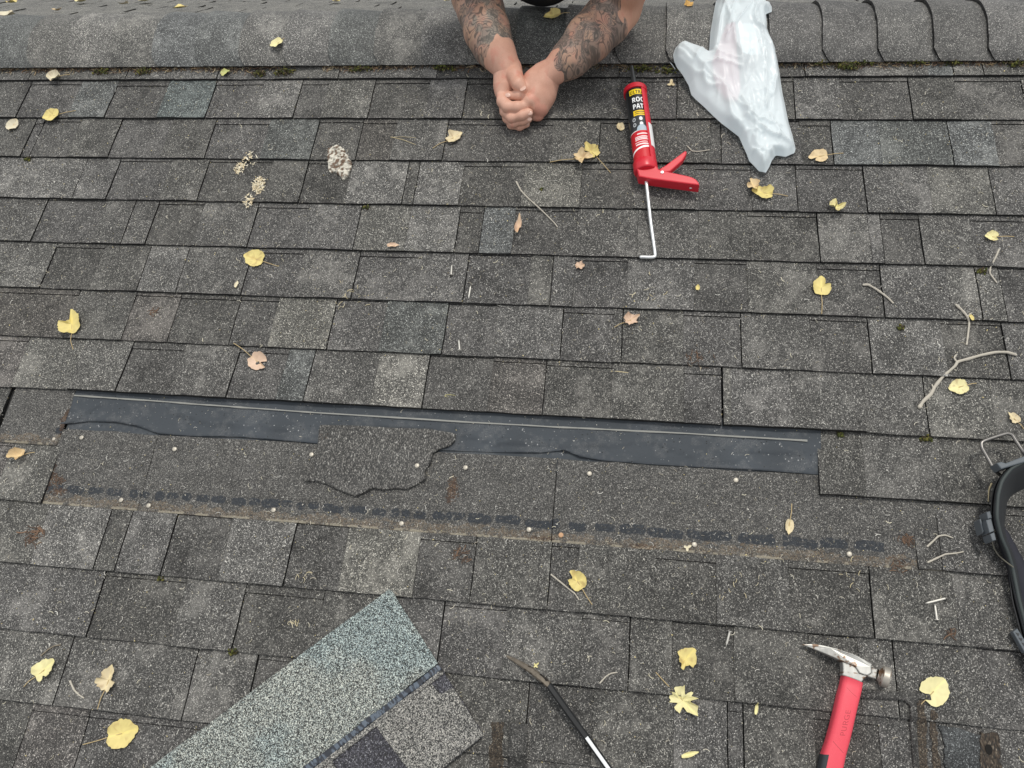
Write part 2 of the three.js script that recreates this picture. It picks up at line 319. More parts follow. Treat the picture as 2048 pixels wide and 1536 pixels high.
// underlayment
{
  const O = { u: 0, v: 0 };
  const d = new Float32Array(512 * 512 * 3), R = rng(9);
  for (let j = 0; j < 512; j++) for (let i = 0; i < 512; i++) { const n = 0.8 + 0.35 * noise(i / 64, j / 64, 3, 8) + 0.12 * (hash(i, j) - 0.5), k = (j * 512 + i) * 3; d[k] = 0.05 * n; d[k + 1] = 0.059 * n; d[k + 2] = 0.07 * n; }
  for (let j = 0; j < 512; j++) for (let i = 0; i < 512; i++) { const q = smooth(0.5, 0.75, noise(i / 32, j / 32, 12, 16) * 0.6 + noise(i / 8, j / 8, 13, 64) * 0.4) * (hash(i, j, 3) < 0.35 ? 1 : 0.15), k = (j * 512 + i) * 3; for (let c = 0; c < 3; c++) d[k + c] = lerp(d[k + c], 0.17, 0.4 * q); }
  for (let q = 0; q < 1500; q++) { const i = 1 + R() * 509 | 0, j = 1 + R() * 509 | 0, b = R() < 0.6 ? 0.2 + 0.25 * R() : 0.012, n = R() < 0.25 ? 2 : 1; for (let y = 0; y < n; y++) for (let x = 0; x < n; x++) { const k = ((j + y) * 512 + i + x) * 3; d[k] = d[k + 1] = d[k + 2] = b; } }
  const felt = new THREE.MeshStandardMaterial({ map: dataTex(d, 512, 512), roughness: 0.8, side: THREE.DoubleSide });
  const fuv = (u, v) => [u / 0.5, v / 0.5];
  const low = pxPoly([[118, 900], [170, 760], [700, 790], [1640, 850], [1645, 975], [1100, 945], [640, 905]]);
  part('underlayment', patch(low, 0.012, O, (u, v) => 0.0018 + (noise(u * 9, v * 20, 2) - 0.5) * 0.001, () => -0.001, fuv), felt, roof, 'dark blue grey underlayment laid bare');
  const creases = [[[145, 845], [205, 808]], [[150, 832], [230, 842], [300, 855]], [[1125, 900], [1140, 912], [1190, 925]], [[1000, 882], [1120, 890], [1260, 888]], [[520, 850], [600, 862]], [[340, 822], [420, 846], [520, 852]], [[760, 850], [860, 858]], [[930, 868], [1010, 892]], [[1300, 880], [1390, 915], [1470, 922]], [[1480, 900], [1600, 906]]].map(c => pxPoly(c));
  const segD = (u, v) => { let b = 1; for (const c of creases) for (let i = 0; i < c.length - 1; i++) { const [ax, ay] = c[i], [bx, by] = c[i + 1], ex = bx - ax, ey = by - ay, t = clamp(((u - ax) * ex + (v - ay) * ey) / (ex * ex + ey * ey)); b = Math.min(b, Math.hypot(u - ax - ex * t, v - ay - ey * t)); } return b; };
  const up = pxPoly([[125, 850], [150, 848], [180, 844], [235, 846], [275, 853], [320, 869], [400, 874], [480, 875], [560, 882], [642, 889], [760, 893], [890, 902], [1000, 906], [1080, 907], [1128, 902], [1160, 915], [1200, 922], [1300, 930], [1500, 941], [1640, 951], [1640, 850], [700, 790], [165, 765]]);
  part('underlayment', patch(up, 0.006, O, (u, v, dep) => 0.0042 + (noise(u * 8, v * 25, 5) - 0.5) * 0.0022 + 0.0055 * Math.exp(-((segD(u, v) / 0.0035) ** 2)) + 0.0022 * Math.pow(1 - Math.abs(2 * fbm(u * 7, v * 26 + u * 3, 15, 2) - 1), 6) + 0.002 * (1 - smooth(0, 0.02, dep)) * noise(u * 18, 3, 1), (u, v) => 0.0026, fuv), felt, roof, 'upper sheet of blue grey underlayment with a wavy lower edge');
  const line = [[150, 792], [300, 802], [500, 817], [690, 830], [900, 843], [1100, 854], [1380, 868], [1640, 884]], top = [], bot = [];
  for (let i = 0; i < line.length - 1; i++) for (let q = 0; q < 10; q++) { const x = lerp(line[i][0], line[i + 1][0], q / 10), y = lerp(line[i][1], line[i + 1][1], q / 10), w = 1.05 + 0.9 * noise(x / 5, 2, 7) * (0.3 + noise(x / 30, 5, 7)); top.push([x, y - w]); bot.push([x, y + w]); }
  part('chalk_stripe', patch(pxPoly([...top, ...bot.reverse()], 0.004), 0.0021, O, (u, v) => 0.0064 + (noise(u * 8, v * 25, 5) - 0.5) * 0.0022 + 0.0014 * noise(u * 18, 3, 1), null, null), std(0.26, 0.26, 0.245, 1), roof, 'pale stripe along the underlayment');
  // torn remnant
  const torn = [[640, 850], [700, 852], [780, 856], [855, 858], [912, 868], [910, 882], [900, 892], [880, 898], [866, 905], [862, 925], [848, 944], [852, 958], [835, 968], [815, 978], [790, 976], [765, 980], [748, 975], [730, 984], [712, 993], [700, 988], [688, 984], [670, 976], [650, 966], [630, 962], [606, 962], [628, 940], [634, 905]];
  part('shingle', patch(pxPoly(torn, 0.01), 0.007, O, (u, v, dep) => 0.0095 + 0.004 * (1 - smooth(0, 0.03, dep)) * (0.3 + noise(u * 25, v * 25, 7)) + (noise(u * 60, v * 60, 2) - 0.5) * 0.001, (u, v, dep) => 0.0062 + 0.003 * (1 - smooth(0, 0.03, dep)) * noise(u * 25, v * 25, 7), (u, v) => [(u - stripU0) / (stripW * stripMM / 1000), (v + 1.15) / (stripH * stripMM / 1000) * 0.5 + 0.6]), stripMat, roof, 'torn shingle remnant with ragged lower edge');
  // brown streaks and loose patch in the lower right
  const dirtMap = dataTex(granules(512, 512, 0.6, 71, [[0.025, 0.02, 0.016, 34], [0.06, 0.046, 0.034, 36], [0.1, 0.08, 0.06, 22], [0.22, 0.19, 0.15, 8]], { dust: 0.1, size: 1.1 }), 512, 512);
  const dirt = new THREE.MeshStandardMaterial({ map: dirtMap, roughness: 1, side: THREE.DoubleSide });
  const wav = (pts) => { const r = []; for (let i = 0; i < pts.length; i++) { const a = pts[i], b = pts[(i + 1) % pts.length], n = Math.max(1, Math.round(Math.hypot(b[0] - a[0], b[1] - a[1]) / 7)); for (let q = 0; q < n; q++) { const x = lerp(a[0], b[0], q / n), y = lerp(a[1], b[1], q / n); r.push([x + (noise(x / 9, y / 9, 1) - 0.5) * 9, y + (noise(x / 9, y / 9, 2) - 0.5) * 7]); } } return r; };
  for (const s of [[[1826, 1392], [1845, 1388], [1852, 1440], [1858, 1550], [1832, 1550], [1828, 1460]], [[984, 1444], [1006, 1444], [1008, 1550], [976, 1550]], [[1862, 1420], [1872, 1425], [1884, 1550], [1866, 1550]]])
    part('dirt_streak', patch(pxPoly(wav(s), 0.01), 0.004, O, (u, v, dep) => surf(u, v) + 0.0015 + 0.0015 * smooth(0, 0.006, dep), null, (u, v) => [u / 0.3, v / 0.3]), dirt, roof, 'brown dirt left along an old joint');
  const dk = new THREE.MeshStandardMaterial({ map: mapB, color: new THREE.Color().setRGB(1.0, 0.98, 0.96), roughness: 0.95, side: THREE.DoubleSide });
  for (const [s, lab] of [[[[1695, 1376], [1860, 1388], [1862, 1400], [1832, 1398], [1840, 1550], [1828, 1550], [1818, 1402], [1722, 1396], [1700, 1390]], 'narrow raised edge around a patched shingle'], [[[1020, 1446], [1056, 1448], [1052, 1550], [1014, 1550]], 'dark strip of a patched shingle']])
    part('shingle', patch(pxPoly(s, 0.012), 0.005, O, (u, v) => surf(u, v) + 0.0045, (u, v) => surf(u, v) - 0.001, (u, v) => [u / TEXM, v / TEXM]), dk, roof, lab);
  part('shingle', patch(pxPoly(wav([[1880, 1452], [1920, 1458], [1962, 1470], [1966, 1550], [1888, 1550], [1890, 1480]]), 0.012), 0.006, O, (u, v) => surf(u, v) + 0.004 + (noise(u * 40, v * 40, 4) - 0.5) * 0.003, (u, v) => surf(u, v), (u, v) => [u / TEXM, v / TEXM]), new THREE.MeshStandardMaterial({ map: mapB, color: new THREE.Color().setRGB(0.95, 1.02, 1.08), roughness: 0.9, side: THREE.DoubleSide }), roof, 'bluish grey shingle patch in the lower right corner');
  part('wood_scrap', patch(pxPoly(wav([[1962, 1464], [1998, 1468], [2002, 1550], [1960, 1550]]), 0.014), 0.004, O, (u, v) => surf(u, v) + 0.006, (u, v) => surf(u, v), (u, v) => [u / 0.3, v / 0.9]), std(0.085, 0.07, 0.055, 0.9, { map: dirtMap, color: new THREE.Color().setRGB(0.85, 0.82, 0.8) }), roof, 'weathered brown wood scrap with a dark hole');
  const kp = at(1977, 1499, 0.012), kg = new THREE.CylinderGeometry(0.006, 0.0055, 0.0012, 14); kg.scale(0.9, 1, 1.3); kg.translate(kp.u, surf(kp.u, kp.v) + 0.0068, -kp.v);
  part('nail_hole', kg, std(0.008, 0.007, 0.006, 1), roof);
}
// driven roofing nails
{
  const nm = std(0.5, 0.46, 0.39, 0.45, { metalness: 0.35 }), nr = std(0.5, 0.3, 0.17, 0.7);
  for (const [i, [x, y]] of [[163, 875], [349, 898], [623, 909], [834, 931], [931, 935], [1179, 947], [1472, 960], [242, 1000], [297, 1011], [547, 1020], [803, 1047], [1058, 1059], [1122, 1070], [1389, 1089], [1699, 1108], [108, 878]].entries()) {
    const torn = i === 3, p = at(x, y, torn ? 0.012 : 0.007), g = new THREE.LatheGeometry([[0, 0.0022], [0.003, 0.002], [0.0046, 0.0012], [0.0048, 0.0004], [0.0042, 0], [0.0014, -0.001], [0.0012, -0.006]].map(a => new THREE.Vector2(...a)), 16);
    g.rotateZ((hash(i, 1) - 0.5) * 0.25); g.translate(p.u, torn ? 0.0112 : 0.0062, -p.v);
    part('roofing_nail', g, i === 12 ? nr : nm, roof, i === 12 ? 'rusty roofing nail head' : undefined);
  }
}

// ------------------------------------------------------------------ ridge and far slope
const VR = 0.043, T2 = 2 * PITCH, FD = [Math.cos(T2), -Math.sin(T2)], FN = [Math.sin(T2), Math.cos(T2)];
const capProfile = [];
{
  const off = 0.042, n0 = [0, 1], raw = [];
  for (const s of [-0.135, -0.128, -0.11, -0.09, -0.07, -0.05]) raw.push([VR + s, off * (0.46 + 0.54 * Math.pow(clamp((s + 0.135) / 0.085), 0.62))]);
  for (let i = 1; i < 8; i++) { const a = i / 8, p0 = [VR - 0.05, off], p1 = [VR + Math.tan(PITCH) * off * 0.9, off * 1.02], p2 = [VR + FD[0] * 0.05 + FN[0] * off, FD[1] * 0.05 + FN[1] * off]; raw.push([0, 1].map(q => (1 - a) ** 2 * p0[q] + 2 * a * (1 - a) * p1[q] + a * a * p2[q])); }
  for (const s of [0.05, 0.07, 0.09, 0.11, 0.128, 0.135]) { const o = off * (0.5 + 0.5 * Math.pow(clamp((0.135 - s) / 0.085), 0.62)); raw.push([VR + FD[0] * s + FN[0] * o, FD[1] * s + FN[1] * o]); }
  capProfile.push(...raw);
}
function capH(v) { for (let i = 0; i < capProfile.length - 1; i++) { const [a, h] = capProfile[i], [b, g] = capProfile[i + 1]; if (v >= a && v <= b) return lerp(h, g, (v - a) / (b - a)) + 0.006; } return 0; }
const capMats = {}, capMat = (t, R) => { const m = tileMat(t, R); return capMats[m.uuid] ??= Object.assign(m.clone(), { roughness: 0.62 }); };
const ridge = struct('roof_ridge', 'rounded ridge of overlapping grey cap shingles over a dark vent');
{
  const R = rng(314), capTypes = 'lblwlbbllbnllblnlnddndnlnnblbnll';
  let k = 0;
  for (let n = -19; n <= 8; n++, k++) {
    const u0 = 0.441 + 0.1205 * n + (R() - 0.5) * 0.004, len = 0.175, P = capProfile, m = P.length, nu = 5, pos = [], uv = [], col = [], idx = [];
    let arc = [0]; for (let i = 1; i < m; i++) arc.push(arc[i - 1] + Math.hypot(P[i][0] - P[i - 1][0], P[i][1] - P[i - 1][1]));
    const A = arc[m - 1], ou = R() * 9, ov = R() * 9, jit = (R() - 0.5) * 0.004, ww = R() * 30;
    const nrm = (i) => { const a = P[Math.max(0, i - 1)], b = P[Math.min(m - 1, i + 1)], l = Math.hypot(b[0] - a[0], b[1] - a[1]); return [-(b[1] - a[1]) / l, (b[0] - a[0]) / l]; };
    const vert = (i, q, dn, c) => {
      const e = Math.min(arc[i], A - arc[i]), clip = Math.max(0, 0.02 - e) * 0.9, f = q / nu, x = u0 + clip + (len - clip) * f + (q === 0 ? (noise(arc[i] * 50, ww) - 0.5) * 0.003 : 0), N = nrm(i);
      const lift = 0.0092 * (1 - f) * (0.45 + 0.55 * smooth(0, 0.045, e)) - 0.003 * f - dn + jit * (1 - f) * 0.4 + (noise(x * 20, arc[i] * 20, 4) - 0.5) * 0.002;
      pos.push(x, P[i][1] + N[1] * lift, -(P[i][0] + N[0] * lift)); uv.push((x + ou) / TEXM, (arc[i] + ov) / TEXM); col.push(c, c, c); return pos.length / 3 - 1;
    };
    for (let q = 0; q <= nu; q++) for (let i = 0; i < m; i++) vert(i, q, 0, 1);
    for (let q = 0; q < nu; q++) for (let i = 0; i < m - 1; i++) { const a = q * m + i, b = a + m; idx.push(a, b, a + 1, b, b + 1, a + 1); }
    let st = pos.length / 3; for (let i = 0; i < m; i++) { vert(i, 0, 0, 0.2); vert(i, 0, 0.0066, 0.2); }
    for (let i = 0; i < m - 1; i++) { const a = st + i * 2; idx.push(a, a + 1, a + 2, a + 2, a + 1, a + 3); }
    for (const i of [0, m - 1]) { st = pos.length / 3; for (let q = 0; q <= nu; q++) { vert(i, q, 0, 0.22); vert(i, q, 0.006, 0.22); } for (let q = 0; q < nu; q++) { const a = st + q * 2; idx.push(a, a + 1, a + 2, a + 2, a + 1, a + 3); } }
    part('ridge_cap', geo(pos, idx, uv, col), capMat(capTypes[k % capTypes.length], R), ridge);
  }
  const vent = new THREE.Shape(); const vp = [[-0.068, -0.002], [-0.068, 0.013], [VR, 0.03]];
  const mir = (s, o) => [VR + FD[0] * s + FN[0] * o, FD[1] * s + FN[1] * o]; vp.push(mir(0.118, 0.013), mir(0.118, -0.002), [VR, -0.01]);
  vp.forEach(([a, b], i) => i ? vent.lineTo(a, b) : vent.moveTo(a, b));
  const vg = new THREE.ExtrudeGeometry(vent, { depth: 4.2, bevelEnabled: false });   // x -> v, y -> h, z -> along
  vg.rotateY(Math.PI / 2); vg.translate(-2.5, 0, 0);
  part('ridge_vent', vg, std(0.018, 0.016, 0.014, 0.95), ridge);
}
const farSlope = struct('far_roof_slope', 'far slope of the shingle roof falling away behind the ridge');
{
  const R = rng(808), list = [];
  const fp = (u, s, h) => [u, FD[1] * s + FN[1] * h, -(VR + FD[0] * s + FN[0] * h)];
  for (let k = 0; k < 24; k++) for (let u = -3.2; u < 2.2;) {
    const w = 0.1 + 0.14 * R(), s0 = 0.09 + k * E_, rec = R() < 0.45 ? 0.003 : 0, gap = R() < 0.45 ? 0.004 : 0.0005, pos = [], uv = [], col = [];
    const a = u + gap, b = u + w - gap, h0 = 0.004 - rec, h1 = 0.0105 - rec, q = [[a, s0, h0], [b, s0, h0], [b, s0 + E_, h1], [a, s0 + E_, h1]];
    for (const [x, s, h] of q) { pos.push(...fp(x, s, h)); uv.push((x + k) / TEXM, s / TEXM); col.push(1, 1, 1); }
    const idx = [0, 2, 1, 0, 3, 2];
    for (let e = 0; e < 4; e++) { const st = pos.length / 3; for (const c of [q[e], q[(e + 1) % 4]]) for (const dn of [0, 1]) { pos.push(...fp(c[0], c[1], dn ? -0.002 : c[2])); uv.push(c[0] / TEXM, c[1] / TEXM); col.push(0.2, 0.2, 0.2); } idx.push(st, st + 1, st + 2, st + 2, st + 1, st + 3); }
    list.push(geo(pos, idx, uv, col)); u += w;
  }
  part('shingle', mergeGeometries(list), capMat('w', R), farSlope).userData.kind = 'stuff';
  const q = [fp(-3.2, 0, -0.003), fp(2.2, 0, -0.003), fp(2.2, 3.2, -0.003), fp(-3.2, 3.2, -0.003), fp(-3.2, 0, -0.03), fp(2.2, 0, -0.03), fp(2.2, 3.2, -0.03), fp(-3.2, 3.2, -0.03)].flat();
  part('roof_deck', geo(q, [0, 2, 1, 0, 3, 2, 4, 5, 6, 4, 6, 7, 0, 1, 5, 0, 5, 4, 2, 3, 7, 2, 7, 6, 1, 2, 6, 1, 6, 5, 3, 0, 4, 3, 4, 7]), std(0.02, 0.02, 0.02, 1), farSlope);
}

// ------------------------------------------------------------------ the man at the ridge
const surfAll = (u, v) => v > -0.088 ? capH(v) : surf(u, v);
function fieldMesh(center, half, res, chains) {              // chains: { caps: [[ax,ay,az,ra,bx,by,bz,rb]...], k, kAll }
  const mc = new MarchingCubes(res, new THREE.MeshStandardMaterial(), false, false, 600000); mc.isolation = 0;
  const f = new Float32Array(res ** 3).fill(0.2), hs = res / 2, cell = half / hs;
  const smin = (a, b, k) => { const h = Math.max(k - Math.abs(a - b), 0) / k; return Math.min(a, b) - h * h * k * 0.25; };
  for (const { caps, k, kAll } of chains) {
    const lo = [1e9, 1e9, 1e9], hi = [-1e9, -1e9, -1e9], pad = 0.02 + kAll;
    for (const c of caps) for (const [o, r] of [[0, 3], [4, 7]]) for (let q = 0; q < 3; q++) { lo[q] = Math.min(lo[q], c[o + q] - c[r] - pad); hi[q] = Math.max(hi[q], c[o + q] + c[r] + pad); }
    const I = (x, q) => clamp(Math.round((x - center[q]) / cell + hs), 1, res - 2);
    for (let z = I(lo[2], 2); z <= I(hi[2], 2); z++) for (let y = I(lo[1], 1); y <= I(hi[1], 1); y++) for (let x = I(lo[0], 0); x <= I(hi[0], 0); x++) {
      const px = center[0] + (x - hs) * cell, py = center[1] + (y - hs) * cell, pz = center[2] + (z - hs) * cell; let d = 0.2;
      for (const c of caps) {
        const bx = c[4] - c[0], by = c[5] - c[1], bz = c[6] - c[2], wx = px - c[0], wy = py - c[1], wz = pz - c[2];
        const t = clamp((wx * bx + wy * by + wz * bz) / (bx * bx + by * by + bz * bz + 1e-12));
        d = smin(d, Math.hypot(wx - bx * t, wy - by * t, wz - bz * t) - lerp(c[3], c[7], t), k);
      }
      const id = x + y * res + z * res * res; f[id] = smin(f[id], d, kAll);
    }
  }
  for (let i = 0; i < f.length; i++) mc.field[i] = -f[i];
  mc.update();
  const n = mc.count, pos = new Float32Array(n * 3), nor = mc.normalArray.slice(0, n * 3);
  for (let i = 0; i < n; i++) for (let q = 0; q < 3; q++) pos[i * 3 + q] = mc.positionArray[i * 3 + q] * half + center[q];
  const g = new THREE.BufferGeometry(); g.setAttribute('position', new THREE.BufferAttribute(pos, 3)); g.setAttribute('normal', new THREE.BufferAttribute(nor, 3));
  return g;
}
{
  const base = at(1040, 30, 0.06), O = { u: base.u, v: VR, h: 0 };
  const man = thing('person', 'person in a black shirt leaning over the ridge with tattooed forearms and clasped hands', 'person', O.u, O.v, 0);
  const P = (x, y, hmm) => pL(at(x, y, hmm / 1000), O);                    // photograph pixel and height -> local
  const Z = (zx, zy, hmm) => P(960 + zx / 9.311, 100 + zy / 9.311, hmm);
  const chain = (pts, k, kAll, map = Z) => { const q = pts.map(([x, y, h, r]) => [...map(x, y, h), r / 1000]), caps = []; if (q.length === 1) caps.push([...q[0], ...q[0]]); for (let i = 0; i < q.length - 1; i++) caps.push([...q[i], ...q[i + 1]]); return { caps, k, kAll }; };
  const merge = (k, kAll, ...cs) => ({ caps: cs.flatMap(c => c.caps), k, kAll });
  // hands: A is the one on the left of the picture, its fingers closed round B
  const armA = [[948, -8, 112, 54], [962, 22, 112, 54], [974, 62, 106, 53], [987, 95, 94, 46], [999, 113, 83, 37.5], [1010, 130, 73, 30], [1016, 142, 67, 28.5]];
  const armB = [[1232, 18, 118, 55], [1212, 42, 116, 55], [1177, 78, 108, 53], [1142, 116, 92, 43], [1098, 150, 72, 30]];
  const hands = [
    merge(0.016, 0.008, chain([[500, 270, 74, 28.5], [522, 390, 67, 28]]), chain([[520, 390, 62, 27], [480, 520, 57, 25], [452, 700, 52, 22], [438, 800, 48, 18]]), chain([[560, 420, 60, 25], [560, 580, 50, 22], [540, 760, 40, 18]])),
    chain([[590, 330, 68, 22], [640, 480, 76, 18.5], [715, 635, 78, 14.5], [795, 722, 73, 11.5]], 0.01, 0.0035),
    chain([[415, 800, 52, 14.5], [430, 960, 51, 14], [520, 1062, 53, 13.2], [690, 1068, 56, 12.6], [850, 1030, 53, 11.5]], 0.007, 0.0008),
    chain([[405, 900, 36, 12.5], [470, 1150, 36, 12], [590, 1262, 39, 11.5], [780, 1222, 46, 11], [905, 1172, 50, 10.5]], 0.006, 0.0008),
    chain([[425, 1000, 22, 11.5], [510, 1270, 22, 11], [620, 1358, 25, 10.5], [800, 1322, 32, 9.2], [905, 1292, 37, 8.2]], 0.006, 0.0008),
    chain([[470, 1150, 12, 9.5], [580, 1395, 11, 9], [740, 1428, 13, 8.6], [870, 1385, 18, 7.6]], 0.006, 0.0008),
    merge(0.016, 0.0015, chain([[1330, 400, 76, 29.5], [1235, 490, 70, 29]]), chain([[1235, 500, 62, 29], [1140, 700, 56, 28], [1060, 880, 50, 24], [1000, 1000, 46, 18]]), chain([[1270, 560, 50, 25], [1190, 850, 42, 24], [1120, 1080, 34, 21]]), chain([[1120, 470, 62, 24], [990, 560, 64, 20], [930, 650, 62, 17]])),
    chain([[960, 520, 68, 17], [895, 700, 64, 14.5], [740, 838, 60, 12], [540, 852, 57, 10]], 0.009, 0.0015),
    chain([[1040, 920, 54, 15], [930, 940, 58, 14], [850, 1010, 52, 12]], 0.008, 0.004),
    chain([[1110, 1080, 34, 18], [1075, 1200, 22, 14], [1010, 1215, 22, 12]], 0.008, 0.003),
  ];
  const hc = Z(760, 800, 45);
  const hg = fieldMesh(hc, 0.118, 156, hands);
  const armMap = (x, y, h) => P(x, y, h);
  const upA = [P(930, -60, 190), P(905, -190, 330)], upB = [P(1258, -45, 205), P(1290, -180, 340)];
  const arms = [
    { caps: [...chain(armA, 0.02, 0.01, armMap).caps, [...P(948, -8, 112), 0.052, ...upA[0], 0.05], [...upA[0], 0.05, ...upA[1], 0.06]], k: 0.014, kAll: 0.006 },
    { caps: [...chain(armB, 0.02, 0.01, armMap).caps, [...P(1236, 14, 118), 0.053, ...upB[0], 0.052], [...upB[0], 0.052, ...upB[1], 0.062]], k: 0.014, kAll: 0.006 },
  ];
  const ac = P(1090, -20, 150);
  const ag = fieldMesh(ac, 0.36, 150, arms);
  // skin colour and tattoos, laid on from straight above the roof
  const N = 1024, S = 0.72, u0 = ac[0] - S / 2, z0 = ac[2] - S / 2, sk = new Float32Array(N * N * 3);
  const axis = (arm) => arm.map(([x, y, h]) => armMap(x, y, h)), axA = axis(armA), axB = axis(armB);
  const along = (ax, x, z) => { let best = 9, t = 0, acc = 0; for (let i = 0; i < ax.length - 1; i++) { const [a, , c] = ax[i], [b, , d] = ax[i + 1], ex = b - a, ez = d - c, l = Math.hypot(ex, ez), q = clamp(((x - a) * ex + (z - c) * ez) / (l * l)), dd = Math.hypot(x - a - ex * q, z - c - ez * q); if (dd < best) { best = dd; t = acc + q * l; } acc += l; } return [t / acc, best]; };
  for (let j = 0; j < N; j++) for (let i = 0; i < N; i++) {
    const x = u0 + i / N * S, z = z0 + j / N * S, k = (j * N + i) * 3, n = fbm(x * 38, z * 38, 2, 4), fine = hash(i, j, 6);
    let c = [0.63 + 0.16 * (n - 0.5), 0.352 + 0.14 * (n - 0.5), 0.26 + 0.12 * (n - 0.5)];
    const [ta, da] = along(axA, x, z), [tb, db] = along(axB, x, z), A = da < db, t = A ? ta : tb;
    const fore = smooth(0.95, 0.75, t);
    c = c.map((q, m) => lerp(q, q * [0.95, 0.92, 0.85][m], fore));
    const red = smooth(0.55, 0.72, fbm(x * 60, z * 60, 7, 3)); c[1] *= 1 - 0.14 * red; c[2] *= 1 - 0.14 * red;
    const lim = (A ? 0.84 : 0.92) + 0.2 * (fbm(x * 45, z * 45, 12, 2) - 0.5), top = (A ? -0.1 : 0.14) + 0.2 * (fbm(x * 30, z * 30, 14, 2) - 0.5);
    if (t < lim && t > top) {
      const wx = x * 52 + 4 * fbm(x * 40, z * 40, 21, 2), wz = z * 52 + 4 * fbm(x * 40, z * 40, 31, 2);
      const f1 = noise(wx, wz, 41), f2 = noise(wx * 1.9 + 4, wz * 1.9, 43), f3 = noise(x * 34 + 3 * f1, z * 34, 47), cover = fbm(x * 42 + 7, z * 42, 51, 2);
      const ln = (f, m, w) => { const q = Math.abs((f * m) % 1 - 0.5) * 2; return 1 - smooth(w * 0.45, w, q); };
      const line = Math.max(ln(f1, 4, 0.34), 0.9 * ln(f2, 3, 0.3) * smooth(0.3, 0.45, cover), 0.8 * ln(f3, 5, 0.3) * smooth(0.5, 0.6, cover));
      const shade = smooth(0.36, 0.56, cover) * (0.45 + 0.5 * f2) + 0.35 * smooth(0.4, 0.8, f1);
      const green = fbm(x * 20, z * 20, 61, 2);
      const ink = green > 0.5 && A ? [0.16, 0.195, 0.175] : [0.15, 0.155, 0.14];
      c = c.map((q, m) => lerp(q, ink[m], clamp(0.6 * shade + 0.28, 0, 0.72)));
      c = c.map((q, m) => lerp(q, [0.035, 0.038, 0.036][m], line * 0.68));
      const hi = smooth(0.6, 0.68, fbm(x * 44, z * 44, 71, 2)); c = c.map((q, m) => lerp(q, [0.5, 0.31, 0.21][m], 0.6 * hi * (1 - line)));
    }
    for (let m = 0; m < 3; m++) sk[k + m] = c[m] * (0.94 + 0.12 * fine);
  }
  const skin = new THREE.MeshPhysicalMaterial({ map: dataTex(sk, N, N, false), roughness: 0.52, sheen: 0.15, sheenRoughness: 0.6 });
  const body = mergeGeometries([hg, ag]);
  const uv = []; const bp = body.attributes.position; for (let i = 0; i < bp.count; i++) uv.push((bp.getX(i) - u0) / S, (bp.getZ(i) - z0) / S);
  body.setAttribute('uv', new THREE.Float32BufferAttribute(uv, 2));
  part('body', body, skin, man, 'tattooed forearms and clasped hands');
  const nailM = new THREE.MeshPhysicalMaterial({ color: new THREE.Color().setRGB(0.66, 0.43, 0.35), roughness: 0.3 });
  for (const [x, y, h, w, l, ang, tx, tz] of [[800, 716, 83, 0.0068, 0.0085, -0.7, 0.1, 0.3], [522, 838, 65.5, 0.0058, 0.007, 1.5, 0.25, 0], [930, 1176, 56, 0.005, 0.006, -1.4, 0, -0.5], [922, 1290, 43.5, 0.0045, 0.0055, -1.4, 0.2, -0.5], [884, 1368, 26.5, 0.004, 0.005, -1.4, 0.3, -0.4]]) {
    const g = new THREE.SphereGeometry(1, 16, 10); g.scale(w, 0.0016, l); const m = part('fingernail', g, nailM, man); m.position.set(...Z(x, y, h)); m.rotation.set(tx, ang, tz);
  }
  // black shirt: chest above the far slope, shoulders and sleeves, neck and head out of the frame
  const chest = (x, y, h, r) => [...P(x, y, h), r];
  const sh = (a, b) => [...a, ...b];
  const c0 = chest(1086, -84, 118, 0.092), c1 = chest(1100, -300, 330, 0.15);
  const down = (p, s, dx = 0) => [p[0] + dx, p[1] - 0.35 * s, p[2] - 0.9 * s];
  const shirtF = [{ caps: [sh(c0, c1), sh(c0, [...down(c0, 0.35), 0.13]), sh(c1, [...down(c1, 0.5), 0.16]), sh([...upA[1], 0.075], [c1[0], c1[1] + 0.03, c1[2] - 0.02, 0.11]), sh([...upB[1], 0.077], [c1[0], c1[1] + 0.03, c1[2] - 0.02, 0.11]), sh([...upA[1], 0.072], [...upA[0].map((q, i) => lerp(upA[1][i], q, 0.35)), 0.066]), sh([...upB[1], 0.074], [...upB[0].map((q, i) => lerp(upB[1][i], q, 0.35)), 0.068])], k: 0.06, kAll: 0.01 }];
  const sc = [c1[0], c1[1] - 0.1, c1[2] - 0.25];
  const sg = fieldMesh(sc, 0.62, 90, shirtF);
  { const p = sg.attributes.position; for (let i = 0; i < p.count; i++) { const x = p.getX(i), y = p.getY(i), z = p.getZ(i), f = (noise(x * 16 + z * 9, y * 22, 3) - 0.5) * 0.012; p.setXYZ(i, x, y + f, z + f); } }
  part('shirt', sg, std(0.012, 0.013, 0.015, 0.85), man, 'black shirt');
  const hp = [c1[0] + 0.01, c1[1] + 0.27, c1[2] + 0.05];
  const head = fieldMesh([hp[0], hp[1], hp[2]], 0.19, 60, [{ caps: [sh([hp[0], hp[1] - 0.16, hp[2] - 0.03, 0.06], [hp[0], hp[1] - 0.06, hp[2] - 0.01, 0.058]), sh([hp[0], hp[1] + 0.02, hp[2] - 0.015, 0.082], [hp[0], hp[1] - 0.05, hp[2] + 0.03, 0.055]), sh([hp[0], hp[1] - 0.005, hp[2] + 0.075, 0.011], [hp[0], hp[1] - 0.03, hp[2] + 0.088, 0.014]), ...[-1, 1].map(s => sh([hp[0] + s * 0.078, hp[1] - 0.005, hp[2] - 0.01, 0.014], [hp[0] + s * 0.076, hp[1] - 0.03, hp[2] - 0.005, 0.01]))], k: 0.02, kAll: 0.01 }]);
  part('head', head, std(0.5, 0.3, 0.22, 0.55), man);
